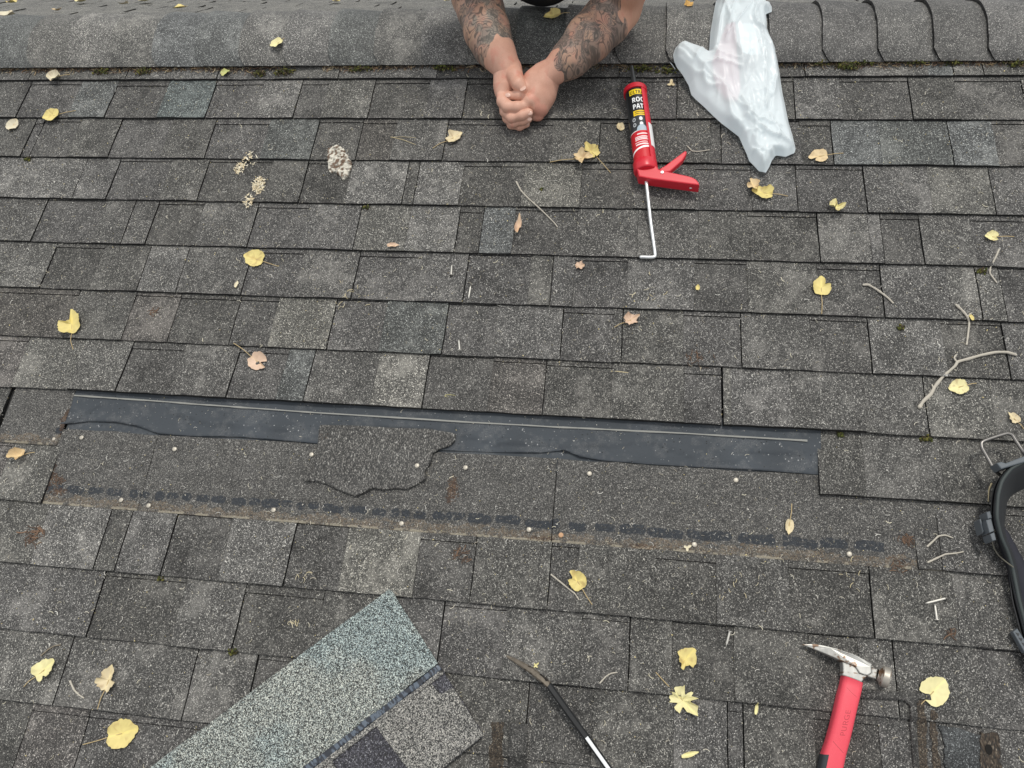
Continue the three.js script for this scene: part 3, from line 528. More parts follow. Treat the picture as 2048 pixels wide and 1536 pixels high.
  const hair = fieldMesh([hp[0], hp[1] + 0.03, hp[2] - 0.03], 0.16, 44, [{ caps: [sh([hp[0], hp[1] + 0.045, hp[2] - 0.02, 0.078], [hp[0], hp[1] + 0.0, hp[2] - 0.045, 0.076])], k: 0.02, kAll: 0.01 }]);
  part('hair', hair, std(0.03, 0.022, 0.016, 0.9), man);
}

{ // the one who takes the photograph, standing on the roof below the picture's lower edge
  const bx = 0.17, bz = 2.34, by = ROOF_Y - bz * Math.tan(PITCH), man = new THREE.Group(); man.name = numbered('person'); man.userData = { label: 'person in dark clothes standing below the picture edge holding a phone', category: 'person' };
  man.position.set(bx, by, bz); man.rotation.y = 0.35; scene.add(man);
  const cp = man.worldToLocal ? (man.updateMatrixWorld(), man.worldToLocal(camera.position.clone())) : V3(); const hx = cp.x, hy = cp.y, hz = cp.z + 0.05;
  const cl = [{ caps: [[-0.1, 0.92, 0, 0.1, -0.14, 0.5, -0.03, 0.075], [-0.14, 0.5, -0.03, 0.07, -0.16, 0.08, 0.03, 0.05], [0.1, 0.92, 0, 0.1, 0.14, 0.5, -0.03, 0.075], [0.14, 0.5, -0.03, 0.07, 0.16, 0.08, 0.03, 0.05]], k: 0.03, kAll: 0.02 }];
  part('trousers', fieldMesh([0, 0.5, 0], 0.6, 72, cl), std(0.03, 0.035, 0.05, 0.9), man);
  const sh = [{ caps: [[0, 1.0, 0, 0.15, 0, 1.3, 0, 0.165], [-0.16, 1.4, 0, 0.085, 0.16, 1.4, 0, 0.085], [0, 1.42, 0, 0.075, 0, 1.3, 0, 0.15], [-0.19, 1.38, 0, 0.07, -0.26, 1.15, -0.05, 0.056], [-0.26, 1.15, -0.05, 0.054, hx - 0.09, hy - 0.06, hz + 0.05, 0.04], [0.19, 1.38, 0, 0.07, 0.27, 1.15, -0.05, 0.056], [0.27, 1.15, -0.05, 0.054, hx + 0.09, hy - 0.06, hz + 0.05, 0.04]], k: 0.04, kAll: 0.02 }];
  part('jacket', fieldMesh([0, 1.2, -0.05], 0.5, 80, sh), std(0.04, 0.042, 0.05, 0.9), man);
  const hd = [{ caps: [[0, 1.48, 0, 0.055, 0, 1.6, -0.01, 0.055], [0, 1.68, 0.01, 0.09, 0, 1.6, -0.035, 0.06], [0, 1.65, -0.1, 0.012, 0, 1.61, -0.115, 0.015], [hx - 0.085, hy - 0.045, hz + 0.03, 0.032, hx - 0.07, hy + 0.01, hz + 0.01, 0.022], [hx + 0.085, hy - 0.045, hz + 0.03, 0.032, hx + 0.07, hy + 0.01, hz + 0.01, 0.022]], k: 0.02, kAll: 0.01 }];
  part('skin', fieldMesh([0, 1.5, -0.1], 0.36, 80, hd), std(0.52, 0.31, 0.23, 0.55), man);
  for (const s of [-1, 1]) { const g = new THREE.SphereGeometry(1, 20, 12); g.scale(0.05, 0.045, 0.13); const b = part('boot', g, std(0.03, 0.025, 0.02, 0.8), man); b.position.set(s * 0.16, 0.045, -0.04); b.rotation.x = PITCH; }
  const ph = thing('phone', 'phone held up by the person below the picture edge', 'phone', 0, 0); ph.position.copy(camera.position); ph.quaternion.copy(camera.quaternion);
  part('phone_body', new THREE.BoxGeometry(0.148, 0.072, 0.008).translate(0.05, -0.02, 0.03), std(0.02, 0.02, 0.022, 0.3), ph); part('phone_screen', new THREE.BoxGeometry(0.14, 0.066, 0.001).translate(0.05, -0.02, 0.0346), std(0.05, 0.05, 0.055, 0.15), ph);
}

// ------------------------------------------------------------------ caulking gun with its cartridge
const RED = new THREE.MeshPhysicalMaterial({ color: new THREE.Color().setRGB(0.62, 0.012, 0.03), roughness: 0.38, clearcoat: 0.25, clearcoatRoughness: 0.3, side: THREE.DoubleSide });
{
  const a = at(1262, 145, 0.03), b = at(1291, 362, 0.03), len = Math.hypot(b.u - a.u, b.v - a.v), du = (a.u - b.u) / len, dv = (a.v - b.v) / len, yaw = Math.asin(-du);
  const c = at(1279, 250, 0.032), AXH = 0.034;
  const s0 = 0.5;
  const gun = thing('caulking_gun', 'red caulking gun lying on the shingles with its silver hooked rod pointing down the roof', 'caulking gun', c.u, c.v, 0, yaw);
  // local frame of the barrel: -z runs to the nozzle
  const zl = (px, py, h) => { const p = at(px, py, h); return -((p.u - c.u) * du + (p.v - c.v) * dv); };
  const zf = zl(1270, 172, 0.055), zr = zl(1291, 325, 0.055), RB = 0.0262;
  const arc = (a0, a1, r, z0, z1, n = 28, th = 0.0016) => { const pos = [], idx = []; for (let i = 0; i <= n; i++) { const t = lerp(a0, a1, i / n) * Math.PI / 180; for (const [rr, z] of [[r, z0], [r, z1], [r - th, z1], [r - th, z0]]) pos.push(Math.cos(t) * rr, AXH + Math.sin(t) * rr, z); } for (let i = 0; i < n; i++) for (let q = 0; q < 4; q++) { const A = i * 4 + q, B = i * 4 + (q + 1) % 4; idx.push(A, A + 4, B, B, A + 4, B + 4); } const e = n * 4; idx.push(0, 1, 2, 0, 2, 3, e, e + 2, e + 1, e, e + 3, e + 2); const g = new THREE.BufferGeometry(); g.setAttribute('position', new THREE.Float32BufferAttribute(pos, 3)); g.setIndex(idx); const h = g.toNonIndexed(); h.computeVertexNormals(); return h; };
  part('cradle', arc(-122, 62, RB, zf + 0.004, zr - 0.012), RED, gun, 'red half barrel holding the cartridge');
  const sl = part('sticker', arc(2, 50, RB + 0.0009, zl(1296, 250, 0.045), zl(1300, 296, 0.045), 10, 0.0006), std(0.78, 0.78, 0.78, 0.5), gun, 'white sticker on the red barrel');
  const fc = [arc(-180, 180, RB + 0.0012, zf - 0.006, zf + 0.006, 40, 0.02)]; part('front_cap', mergeGeometries(fc), RED, gun);
  const rc = new THREE.LatheGeometry([[0, -0.016], [0.022, -0.016], [0.0268, -0.013], [0.0268, 0.008], [0.023, 0.0135], [0, 0.0135]].map(q => new THREE.Vector2(...q)), 36); rc.rotateX(Math.PI / 2); rc.translate(0, AXH, zr); part('rear_cap', rc, RED, gun);
  // handle, trigger and rod: outlines read off the photograph, set back into the turned frame
  const inv = new THREE.Matrix4().makeRotationY(-yaw), O = { u: c.u, v: c.v };
  const q6 = (pts) => pts.map(([x, y]) => [1240 + x / 6.4, 160 + y / 6.4]);
  const turn = (g) => g.applyMatrix4(inv);
  part('handle', turn(slab(q6([[200, 1085], [460, 1080], [500, 1140], [560, 1155], [640, 1175], [850, 1220], [925, 1240], [975, 1268], [1010, 1310], [1018, 1345], [390, 1262], [240, 1232]]), 0.05, 0.022, O, 0.003)), RED, gun);
  part('trigger', turn(slab(q6([[500, 1140], [590, 1085], [830, 905], [852, 910], [855, 925], [845, 960], [800, 1030], [640, 1170], [540, 1180]]), 0.046, 0.03, O, 0.0025)), RED, gun);
  part('paint_chip', turn(slab(q6([[888, 1365], [920, 1358], [930, 1378], [895, 1385]]), 0.0372, 0.034, O, 0.0004)), std(0.8, 0.75, 0.75, 0.6), gun);
  const pv = at(1240 + 540 / 6.4, 160 + 1185 / 6.4, 0.05), pg = new THREE.CylinderGeometry(0.0034, 0.0034, 0.0022, 16); pg.translate(pv.u - c.u, 0.051, -(pv.v - c.v));
  part('pivot_pin', turn(pg), std(0.75, 0.72, 0.72, 0.35, { metalness: 0.5 }), gun);
  const pts = [[1291, 352, 0.036], [1294, 375, 0.033], [1301, 440, 0.022], [1309, 498, 0.0135], [1310.5, 511, 0.0125], [1308, 514, 0.0125], [1300, 514.5, 0.0125], [1282, 514, 0.0125]].map(([x, y, h]) => at(x, y, h));
  part('plunger_rod', turn(tube(pts, 0.0037, O, 60, 12)), new THREE.MeshStandardMaterial({ color: new THREE.Color().setRGB(0.72, 0.74, 0.75), roughness: 0.32, metalness: 0.55 }), gun, 'silver rod with a hooked end');
  // cartridge
  const cart = thing('sealant_cartridge', 'black and red sealant cartridge with white lettering lying in the caulking gun', 'sealant cartridge', c.u, c.v, 0, yaw);
  const cv = document.createElement('canvas'); cv.width = 768; cv.height = 1024; const x = cv.getContext('2d');
  x.fillStyle = '#16181a'; x.fillRect(0, 0, 768, 1024);
  x.strokeStyle = '#3d4144'; x.lineWidth = 10; for (let i = -12; i < 40; i++) { x.beginPath(); x.moveTo(0, i * 30); x.lineTo(150, i * 30 - 70); x.stroke(); }
  x.fillStyle = '#2e3235'; x.fillRect(150, 420, 320, 210);
  x.fillStyle = '#c91222'; x.fillRect(0, 640, 768, 384);
  x.fillStyle = '#f4f4f0'; x.fillRect(0, 632, 768, 10);
  x.textBaseline = 'top'; x.fillStyle = '#f2d21b'; x.fillRect(200, 26, 300, 78); x.fillStyle = '#3a3212'; x.font = 'bold 72px sans-serif'; x.fillText('ULTRA', 208, 28);
  x.fillStyle = '#f5f6f6'; x.font = 'bold 96px sans-serif'; x.fillText('ROOF', 226, 128); x.fillText('PATCH', 226, 230);
  x.fillStyle = '#f2c91b'; x.fillRect(226, 346, 260, 74); x.fillStyle = '#3b3317'; x.fillRect(250, 362, 160, 12); x.fillRect(250, 390, 200, 10);
  for (const [i, y] of [470, 545].entries()) { x.fillStyle = '#c8cccf'; x.beginPath(); x.arc(222, y, 27, 0, 7); x.fill(); x.fillStyle = '#55595c'; x.beginPath(); x.arc(222, y, 17, 0, 7); x.fill(); x.fillStyle = '#e6e8ea'; x.beginPath(); x.arc(330, y, 27, 0, 7); x.fill(); }
  x.fillStyle = '#a9b9c4'; x.beginPath(); x.arc(330, 640, 84, Math.PI, 0); x.fill();
  x.fillStyle = '#f2e6e6'; for (const [y, a, w, h] of [[680, 240, 170, 16], [722, 200, 210, 13], [742, 200, 190, 13], [762, 200, 205, 13], [800, 190, 200, 9], [826, 200, 210, 18]]) x.fillRect(a, y, w, h);
  x.strokeStyle = '#fbfbfb'; x.lineWidth = 26; x.beginPath(); x.moveTo(60, 930); x.quadraticCurveTo(260, 870, 520, 860); x.stroke();
  x.fillStyle = '#efefe8'; x.fillRect(4, 0, 9, 1024);
  const ct = new THREE.CanvasTexture(cv); ct.colorSpace = THREE.SRGBColorSpace; ct.wrapS = ct.wrapT = THREE.RepeatWrapping;
  const rc2 = 0.0238, pos = [], uv = [], idx = [], n = 48, zA = zf + 0.006, zB = zr - 0.014;
  for (let i = 0; i <= n; i++) { const ang = lerp(205, -155, i / n) * Math.PI / 180; for (const z of [zA, zB]) { pos.push(Math.cos(ang) * rc2, AXH + Math.sin(ang) * rc2, z); uv.push(i / n * 1.3, z === zA ? 1 : 0); } }
  for (let i = 0; i < n; i++) { const A = i * 2; idx.push(A, A + 2, A + 1, A + 1, A + 2, A + 3); }
  part('tube', geo(pos, idx, uv), new THREE.MeshPhysicalMaterial({ map: ct, roughness: 0.42, clearcoat: 0.2, side: THREE.DoubleSide }), cart, 'printed label');
  const nz = zl(1262, 148, 0.034), noz = new THREE.LatheGeometry([[0, zf - nz + 0.02], [0.0032, zf - nz + 0.02], [0.0038, zf - nz + 0.012], [0.0074, 0.012], [0.011, 0.006], [0.011, 0]].map(q => new THREE.Vector2(q[0], q[1])), 20);
  noz.rotateX(-Math.PI / 2); noz.translate(0, AXH, zf - 0.004); part('nozzle', noz, std(0.06, 0.065, 0.065, 0.3), cart, 'dark tapered nozzle');
}

// ------------------------------------------------------------------ plastic bag over the ridge
{
  const out = [[1442, -60], [1436, -20], [1430, 12], [1424, 45], [1418, 80], [1417, 112], [1404, 108], [1388, 100], [1370, 94], [1358, 97], [1350, 104], [1345, 115], [1348, 128], [1354, 138], [1366, 150], [1378, 166], [1384, 182], [1392, 190], [1410, 206], [1426, 222], [1446, 240], [1470, 258], [1480, 266], [1488, 284], [1496, 302], [1500, 314], [1512, 326], [1520, 335], [1534, 338], [1540, 328], [1546, 314], [1554, 303], [1574, 306], [1592, 298], [1594, 290], [1588, 264], [1580, 238], [1570, 190], [1560, 150], [1548, 104], [1536, 84], [1530, 72], [1528, 44], [1540, 38], [1541, 22], [1528, 16], [1522, 20], [1515, 8], [1506, -20], [1498, -60]];
  const base = at(1480, 170, 0.01), O = { u: base.u, v: base.v, h: 0 };
  const bag = thing('plastic_bag', 'white translucent plastic bag draped over the ridge beside the caulking gun', 'plastic bag', O.u, O.v, 0);
  const poly = pxPoly(out, 0.03).map(([u, v]) => [u, v]);
  const A = at(1480, 40, 0.04), B = at(1535, 310, 0.02), al = Math.hypot(B.u - A.u, B.v - A.v), ax = (B.u - A.u) / al, ay = (B.v - A.v) / al;
  const creases = [[[1365, 105], [1400, 140], [1440, 172], [1480, 215], [1530, 262]], [[1352, 120], [1390, 150], [1430, 168]], [[1470, 5], [1455, 60], [1448, 100]], [[1452, 0], [1436, 60], [1430, 105]], [[1500, 28], [1485, 50], [1450, 92]], [[1505, 30], [1530, 120], [1532, 215]], [[1490, 235], [1540, 270], [1585, 280]], [[1500, 262], [1540, 268], [1590, 285]], [[1505, 300], [1550, 300]], [[1480, 200], [1500, 235], [1560, 250]], [[1530, 215], [1545, 240], [1560, 262]], [[1424, 122], [1450, 126], [1475, 136]], [[1430, 138], [1455, 142], [1478, 150]], [[1520, 330], [1530, 305], [1510, 285]]].map(c => pxPoly(c, 0.04));
  { const R = rng(321); for (let i = 0; i < 46; i++) { const y = 10 + 300 * R(), x = lerp(lerp(1430, 1500, y / 320), lerp(1530, 1585, y / 320), R()) - (y > 110 && y < 240 ? 60 * R() : 0), a = Math.atan2(270, 55) + (R() - 0.5) * 1.3, l = 20 + 60 * R() * R(), b = (R() - 0.5) * 14; creases.push(pxPoly([[x, y], [x + Math.cos(a) * l * 0.5 + b, y + Math.sin(a) * l * 0.5], [x + Math.cos(a) * l, y + Math.sin(a) * l]], 0.03)); } }
  const cd = (u, v) => { let s = 0; creases.forEach((c, q) => { let b = 1; for (let i = 0; i < c.length - 1; i++) { const [x0, y0] = c[i], [x1, y1] = c[i + 1], ex = x1 - x0, ey = y1 - y0, t = clamp(((u - x0) * ex + (v - y0) * ey) / (ex * ex + ey * ey)); b = Math.min(b, Math.hypot(u - x0 - ex * t, v - y0 - ey * t)); } s += q > 13 ? (q % 2 ? 0.0032 : -0.0026) * Math.exp(-b / 0.0032) : (q % 3 ? 0.006 : 0.008) * Math.exp(-b / 0.003); }); return s; };
  const wr = (u, v) => { const s = u * ax + v * ay, t = -u * ay + v * ax; const w = 0.01 * fbm(s * 7, t * 16, 4, 2); const r = 1 - Math.abs(2 * fbm(s * 6 + 2.5 * fbm(s * 8, t * 12, 9, 2), t * 24, 12, 2) - 1); return w + 0.011 * Math.pow(Math.max(0, r), 5); };
  const under = (u, v) => v > -0.086 ? capH(Math.max(v, -0.083)) : lerp(0.0095, capH(-0.083), smooth(-0.2, -0.086, v));
  const hTop = (u, v, d) => under(u, v) + 0.007 + 0.024 * (1 - Math.exp(-d / 0.022)) + (wr(u, v) + cd(u, v)) * smooth(0, 0.012, d) + 0.0015 * noise(u * 60, v * 60, 2);
  const hBot = (u, v, d) => under(u, v) + 0.003 + 0.004 * (1 - smooth(0, 0.01, d)) ;
  const film = new THREE.MeshPhysicalMaterial({ color: new THREE.Color().setRGB(0.9, 0.96, 0.985), roughness: 0.3, transmission: 0.4, clearcoat: 0.1, clearcoatRoughness: 0.25, thickness: 0, ior: 1.3, side: THREE.DoubleSide });
  const smoothG = (g) => g;
  part('bag_film', smoothG(patch(poly, 0.0028, O, hTop, hBot)), film, bag);
  const loop = [[1350, 104], [1342, 110], [1339, 122], [1346, 132], [1350, 138]].map(([x, y]) => at(x, y, 0.02)); part('handle_edge', tube(loop, 0.0012, O, 20, 6), film, bag);
  // what shows through the film
  const pk = pxPoly([[1436, 100], [1448, 70], [1466, 66], [1474, 126], [1482, 175], [1476, 196], [1452, 192], [1432, 170], [1422, 132]], 0.03);
  const mid = (k) => (u, v, d) => under(u, v) + k + 0.008 * (1 - Math.exp(-d / 0.012));
  const og = thing('cloth_bundle', 'pinkish bundle showing through the left side of the plastic bag', 'cloth bundle', O.u, O.v, 0);
  part('cloth', patch(pk, 0.006, O, mid(0.016), (u, v) => under(u, v) + 0.009), std(0.9, 0.5, 0.55, 0.8), og);
  const pp = pxPoly([[1472, 76], [1502, 70], [1519, 124], [1480, 127]], 0.04);
  const pr = thing('paper_receipt', 'white rectangular paper showing through the plastic bag', 'paper', O.u, O.v, 0);
  const pd = patch(pp, 0.006, O, (u, v) => hTop(u, v, sdPoly(poly, u, v).d * -1) - 0.0022, null); part('sheet', pd, std(0.92, 0.93, 0.93, 0.7), pr);
}

// ------------------------------------------------------------------ tools
const STEEL = new THREE.MeshStandardMaterial({ color: new THREE.Color().setRGB(0.5, 0.5, 0.48), roughness: 0.38, metalness: 0.75 });
function steelMap(seed, base, spots) { const n = 256, d = new Float32Array(n * n * 3), R = rng(seed); for (let j = 0; j < n; j++) for (let i = 0; i < n; i++) { const s = fbm(i / 18, j / 50, seed, 4), r = smooth(0.54, 0.7, fbm(i / 30 + 9, j / 22, seed + 5, 4)), k = (j * n + i) * 3, f = 0.75 + 0.5 * s; for (let q = 0; q < 3; q++) d[k + q] = lerp(base[q] * f, spots[q] * (0.7 + 0.6 * hash(i, j)), r); } return dataTex(d, n, n); }
{ // hammer
  const p = at(1690, 1345, 0), O = { u: p.u, v: p.v, h: 0 };
  const hm = thing('hammer', 'claw hammer with worn steel head and red grip in the lower right', 'hammer', O.u, O.v, 0);
  const z = (pts) => pts.map(([x, y]) => [1590 + x / 5.566, 1260 + y / 5.566]);
  const st = new THREE.MeshStandardMaterial({ map: steelMap(3, [0.47, 0.465, 0.44], [0.2, 0.13, 0.09]), roughness: 0.42, metalness: 0.55, side: THREE.DoubleSide });
  const fixUV = (g) => { const q = g.attributes.position, uv = []; for (let i = 0; i < q.count; i++) uv.push(q.getX(i) * 12, q.getZ(i) * 12); g.setAttribute('uv', new THREE.Float32BufferAttribute(uv, 2)); return g; };
  // claw: thin at the tip, thick at the head
  const claw = fixUV(slab(z([[95, 157], [160, 152], [250, 156], [330, 170], [400, 188], [480, 208], [560, 238], [640, 264], [700, 290], [760, 322], [800, 346], [858, 380], [850, 412], [856, 474], [812, 505], [765, 496], [720, 478], [695, 440], [670, 405], [600, 376], [520, 344], [430, 300], [350, 262], [270, 226], [200, 196], [140, 172]]), 0.03, 0.008, O, 0.0015));
  { const q = claw.attributes.position, a = at(1608, 1288, 0.03); for (let i = 0; i < q.count; i++) { const d = Math.hypot(q.getX(i) + O.u - a.u, -q.getZ(i) + O.v - a.v), f = smooth(0, 0.075, d); q.setY(i, lerp(0.0165 + (q.getY(i) - 0.019) * 0.3, q.getY(i), f)); } claw.computeVertexNormals(); }
  part('claw', claw, st, hm);
  part('neck', fixUV(slab(z([[530, 352], [600, 378], [668, 407], [692, 440], [716, 482], [762, 500], [812, 508], [770, 545], [742, 582], [640, 545], [530, 503], [536, 430]]), 0.0285, 0.008, O, 0.002)), st, hm);
  part('poll', fixUV(slab(z([[848, 414], [920, 436], [905, 545], [850, 530], [800, 512], [852, 478]]), 0.026, 0.01, O, 0.002)), st, hm);
  const f0 = at(1590 + 935 / 5.566, 1260 + 500 / 5.566, 0.017), f1 = at(1590 + 1040 / 5.566, 1260 + 540 / 5.566, 0.017), fl = Math.hypot(f1.u - f0.u, f1.v - f0.v);
  const face = new THREE.LatheGeometry([[0.009, -0.003], [0.0105, 0], [0.0158, 0.0032], [0.0159, 0.0033], [0.0168, 0.0044], [0.0168, 0.0046], [0.0168, fl - 0.0022], [0.0168, fl - 0.002], [0.0156, fl - 0.0001], [0.0155, fl], [0.0154, fl], [0, fl + 0.0004]].map(q => new THREE.Vector2(...q)), 36);
  face.rotateZ(-Math.PI / 2 + 0.12); face.rotateY(Math.atan2((f1.v - f0.v), (f1.u - f0.u))); face.translate(f0.u - O.u, 0.0185, -(f0.v - O.v));
  part('striking_face', face, new THREE.MeshStandardMaterial({ map: steelMap(8, [0.45, 0.42, 0.37], [0.16, 0.09, 0.05]), roughness: 0.5, metalness: 0.6 }), hm, 'worn rusty striking face');
  const cv = document.createElement('canvas'); cv.width = 256; cv.height = 1024; const x = cv.getContext('2d');
  x.fillStyle = '#e04a5a'; x.fillRect(0, 0, 256, 1024); { const R = rng(4); for (let i = 0; i < 900; i++) { x.fillStyle = R() < 0.5 ? '#d84553' : '#e65563'; x.fillRect(R() * 256, R() * 1024, 1 + 3 * R(), 1 + 14 * R()); } }
  x.strokeStyle = '#a8303c'; x.lineWidth = 5; x.beginPath(); x.moveTo(60, 175); x.lineTo(205, 290); x.moveTo(55, 720); x.lineTo(205, 850); x.stroke();
  x.save(); x.translate(140, 665); x.rotate(-Math.PI / 2); x.fillStyle = '#b2323f'; x.font = '80px sans-serif'; x.fillText('PURGE', 0, 28); x.restore();
  const ct = new THREE.CanvasTexture(cv); ct.colorSpace = THREE.SRGBColorSpace;
  // grip: lofted rounded section down the handle
  const rows = [[525, 503, 755, 592], [505, 600, 735, 680], [470, 720, 712, 760], [430, 900, 672, 920], [385, 1080, 632, 1100], [340, 1240, 596, 1260], [290, 1380, 560, 1390], [258, 1536, 524, 1560], [205, 1780, 470, 1800], [140, 2060, 420, 2090], [90, 2260, 390, 2290]];
  const pos = [], uv = [], idx = [], M = 20, hs = [0.026, 0.029, 0.031, 0.032, 0.032, 0.031, 0.031, 0.031, 0.03, 0.031, 0.024];
  const pos2 = [];
  rows.forEach(([a, b, c, d], r) => { const l = at(...z([[a, b]])[0], 0.02), q = at(...z([[c, d]])[0], 0.02), cu = (l.u + q.u) / 2, cvv = (l.v + q.v) / 2, eu = (q.u - l.u) / 2, ev = (q.v - l.v) / 2, hh = hs[r] / 2; for (let i = 0; i <= M; i++) { const t = i / M * Math.PI * 2, sg = (v) => Math.sign(v) * Math.pow(Math.abs(v), 0.55), cc = sg(Math.cos(t)), ss = sg(Math.sin(t)); pos.push(cu + eu * cc - O.u, hh + 0.003 + ss * hh, -(cvv + ev * cc - O.v)); uv.push(0.5 + cc * 0.5, 1 - Math.min(1, r / 7)); } });
  const inS = (r, i) => true; const idxR = [], idxB = [];
  for (let r = 0; r < rows.length - 1; r++) for (let i = 0; i < M; i++) { const a = r * (M + 1) + i, b = a + M + 1, t = (i + 0.5) / M * Math.PI * 2, left = Math.cos(t) < -0.35, blk = r >= 8 || (r >= 6 && left); (blk ? idxB : idxR).push(a, a + 1, b, b, a + 1, b + 1); }
  const cap = [0, rows.length - 1].map(r => { const q = []; for (let i = 1; i < M - 1; i++) q.push(r * (M + 1), r * (M + 1) + i, r * (M + 1) + i + 1); return q; });
  part('grip', mergeVertices(geo(pos, [...idxR, ...cap[0]], uv).toNonIndexed(), 1e-6), new THREE.MeshPhysicalMaterial({ map: ct, roughness: 0.55, side: THREE.DoubleSide }), hm, 'red grip with scratched letters');
  part('grip_end', mergeVertices(geo(pos, idxB, uv).toNonIndexed(), 1e-6), std(0.03, 0.035, 0.04, 0.6), hm, 'black lower part of the grip');
}
{ // pry bar
  const p = at(1100, 1380, 0), O = { u: p.u, v: p.v, h: 0 };
  const pb = thing('pry_bar', 'black pry bar with worn bare steel tip in the lower middle', 'pry bar', O.u, O.v, 0);
  const q8 = (x, y, h) => at(1000 + x / 6.242, 1290 + y / 6.242, h);
  const path = [[82, 136, 0.009, 0.3], [180, 190, 0.013, 0.6], [290, 255, 0.019, 0.85], [400, 322, 0.025, 1], [490, 395, 0.029, 1], [560, 452, 0.031, 1], [610, 500, 0.032, 1], [720, 655, 0.031, 1], [900, 905, 0.029, 1], [1080, 1150, 0.027, 1], [1250, 1390, 0.025, 1], [1440, 1660, 0.024, 1], [1700, 2030, 0.022, 1], [1900, 2310, 0.02, 1]].map(([x, y, h, w]) => ({ ...q8(x, y, h), w }));
  const sweep = (from, to, wTop, hgt, dy = 0) => {
    const pos = [], idx = [], P = path.slice(from, to + 1), sec = [[-1, -1], [-1, 0.55], [-0.55, 1], [0.55, 1], [1, 0.55], [1, -1]];
    P.forEach((a, i) => { const b = P[Math.min(P.length - 1, i + 1)], c = P[Math.max(0, i - 1)], l = Math.hypot(b.u - c.u, b.v - c.v), tu = (b.u - c.u) / l, tv = (b.v - c.v) / l; for (const [x, y] of sec) pos.push(a.u - O.u + -tv * x * wTop * a.w, a.h + dy + y * hgt * Math.min(1, a.w * a.w + 0.05), -(a.v - O.v + tu * x * wTop * a.w)); });
    for (let i = 0; i < P.length - 1; i++) for (let q = 0; q < 6; q++) { const A = i * 6 + q, B = i * 6 + (q + 1) % 6; idx.push(A, B, A + 6, B, B + 6, A + 6); }
    for (const s of [0, P.length - 1]) for (let q = 1; q < 5; q++) idx.push(s * 6, s * 6 + q, s * 6 + q + 1);
    const g = new THREE.BufferGeometry(); g.setAttribute('position', new THREE.Float32BufferAttribute(pos, 3)); g.setIndex(idx);
    const uv = []; for (let i = 0; i < pos.length; i += 3) uv.push(pos[i] * 14, pos[i + 2] * 14); g.setAttribute('uv', new THREE.Float32BufferAttribute(uv, 2));
    const h = g.toNonIndexed(); h.computeVertexNormals(); return h;
  };
  part('claw_tip', sweep(0, 6, 0.0058, 0.0062), new THREE.MeshStandardMaterial({ map: steelMap(21, [0.17, 0.145, 0.115], [0.05, 0.04, 0.03]), roughness: 0.5, metalness: 0.5, side: THREE.DoubleSide }), pb, 'worn bare steel tip');
  part('shaft', sweep(6, 13, 0.0056, 0.006), new THREE.MeshPhysicalMaterial({ color: new THREE.Color().setRGB(0.008, 0.009, 0.01), roughness: 0.42, clearcoat: 0.08, side: THREE.DoubleSide }), pb, 'black painted shaft');
  const g = sweep(9, 12, 0.0029, 0.0005, 0.0061); part('label_strip', g, std(0.78, 0.8, 0.82, 0.45), pb, 'white strip along the shaft');
  const sl = [q8(505, 360, 0.0358), q8(545, 400, 0.0375), q8(585, 442, 0.0388)]; part('nail_slot', tube(sl, 0.0011, O, 10, 6), std(0.01, 0.01, 0.01, 0.9), pb);
}
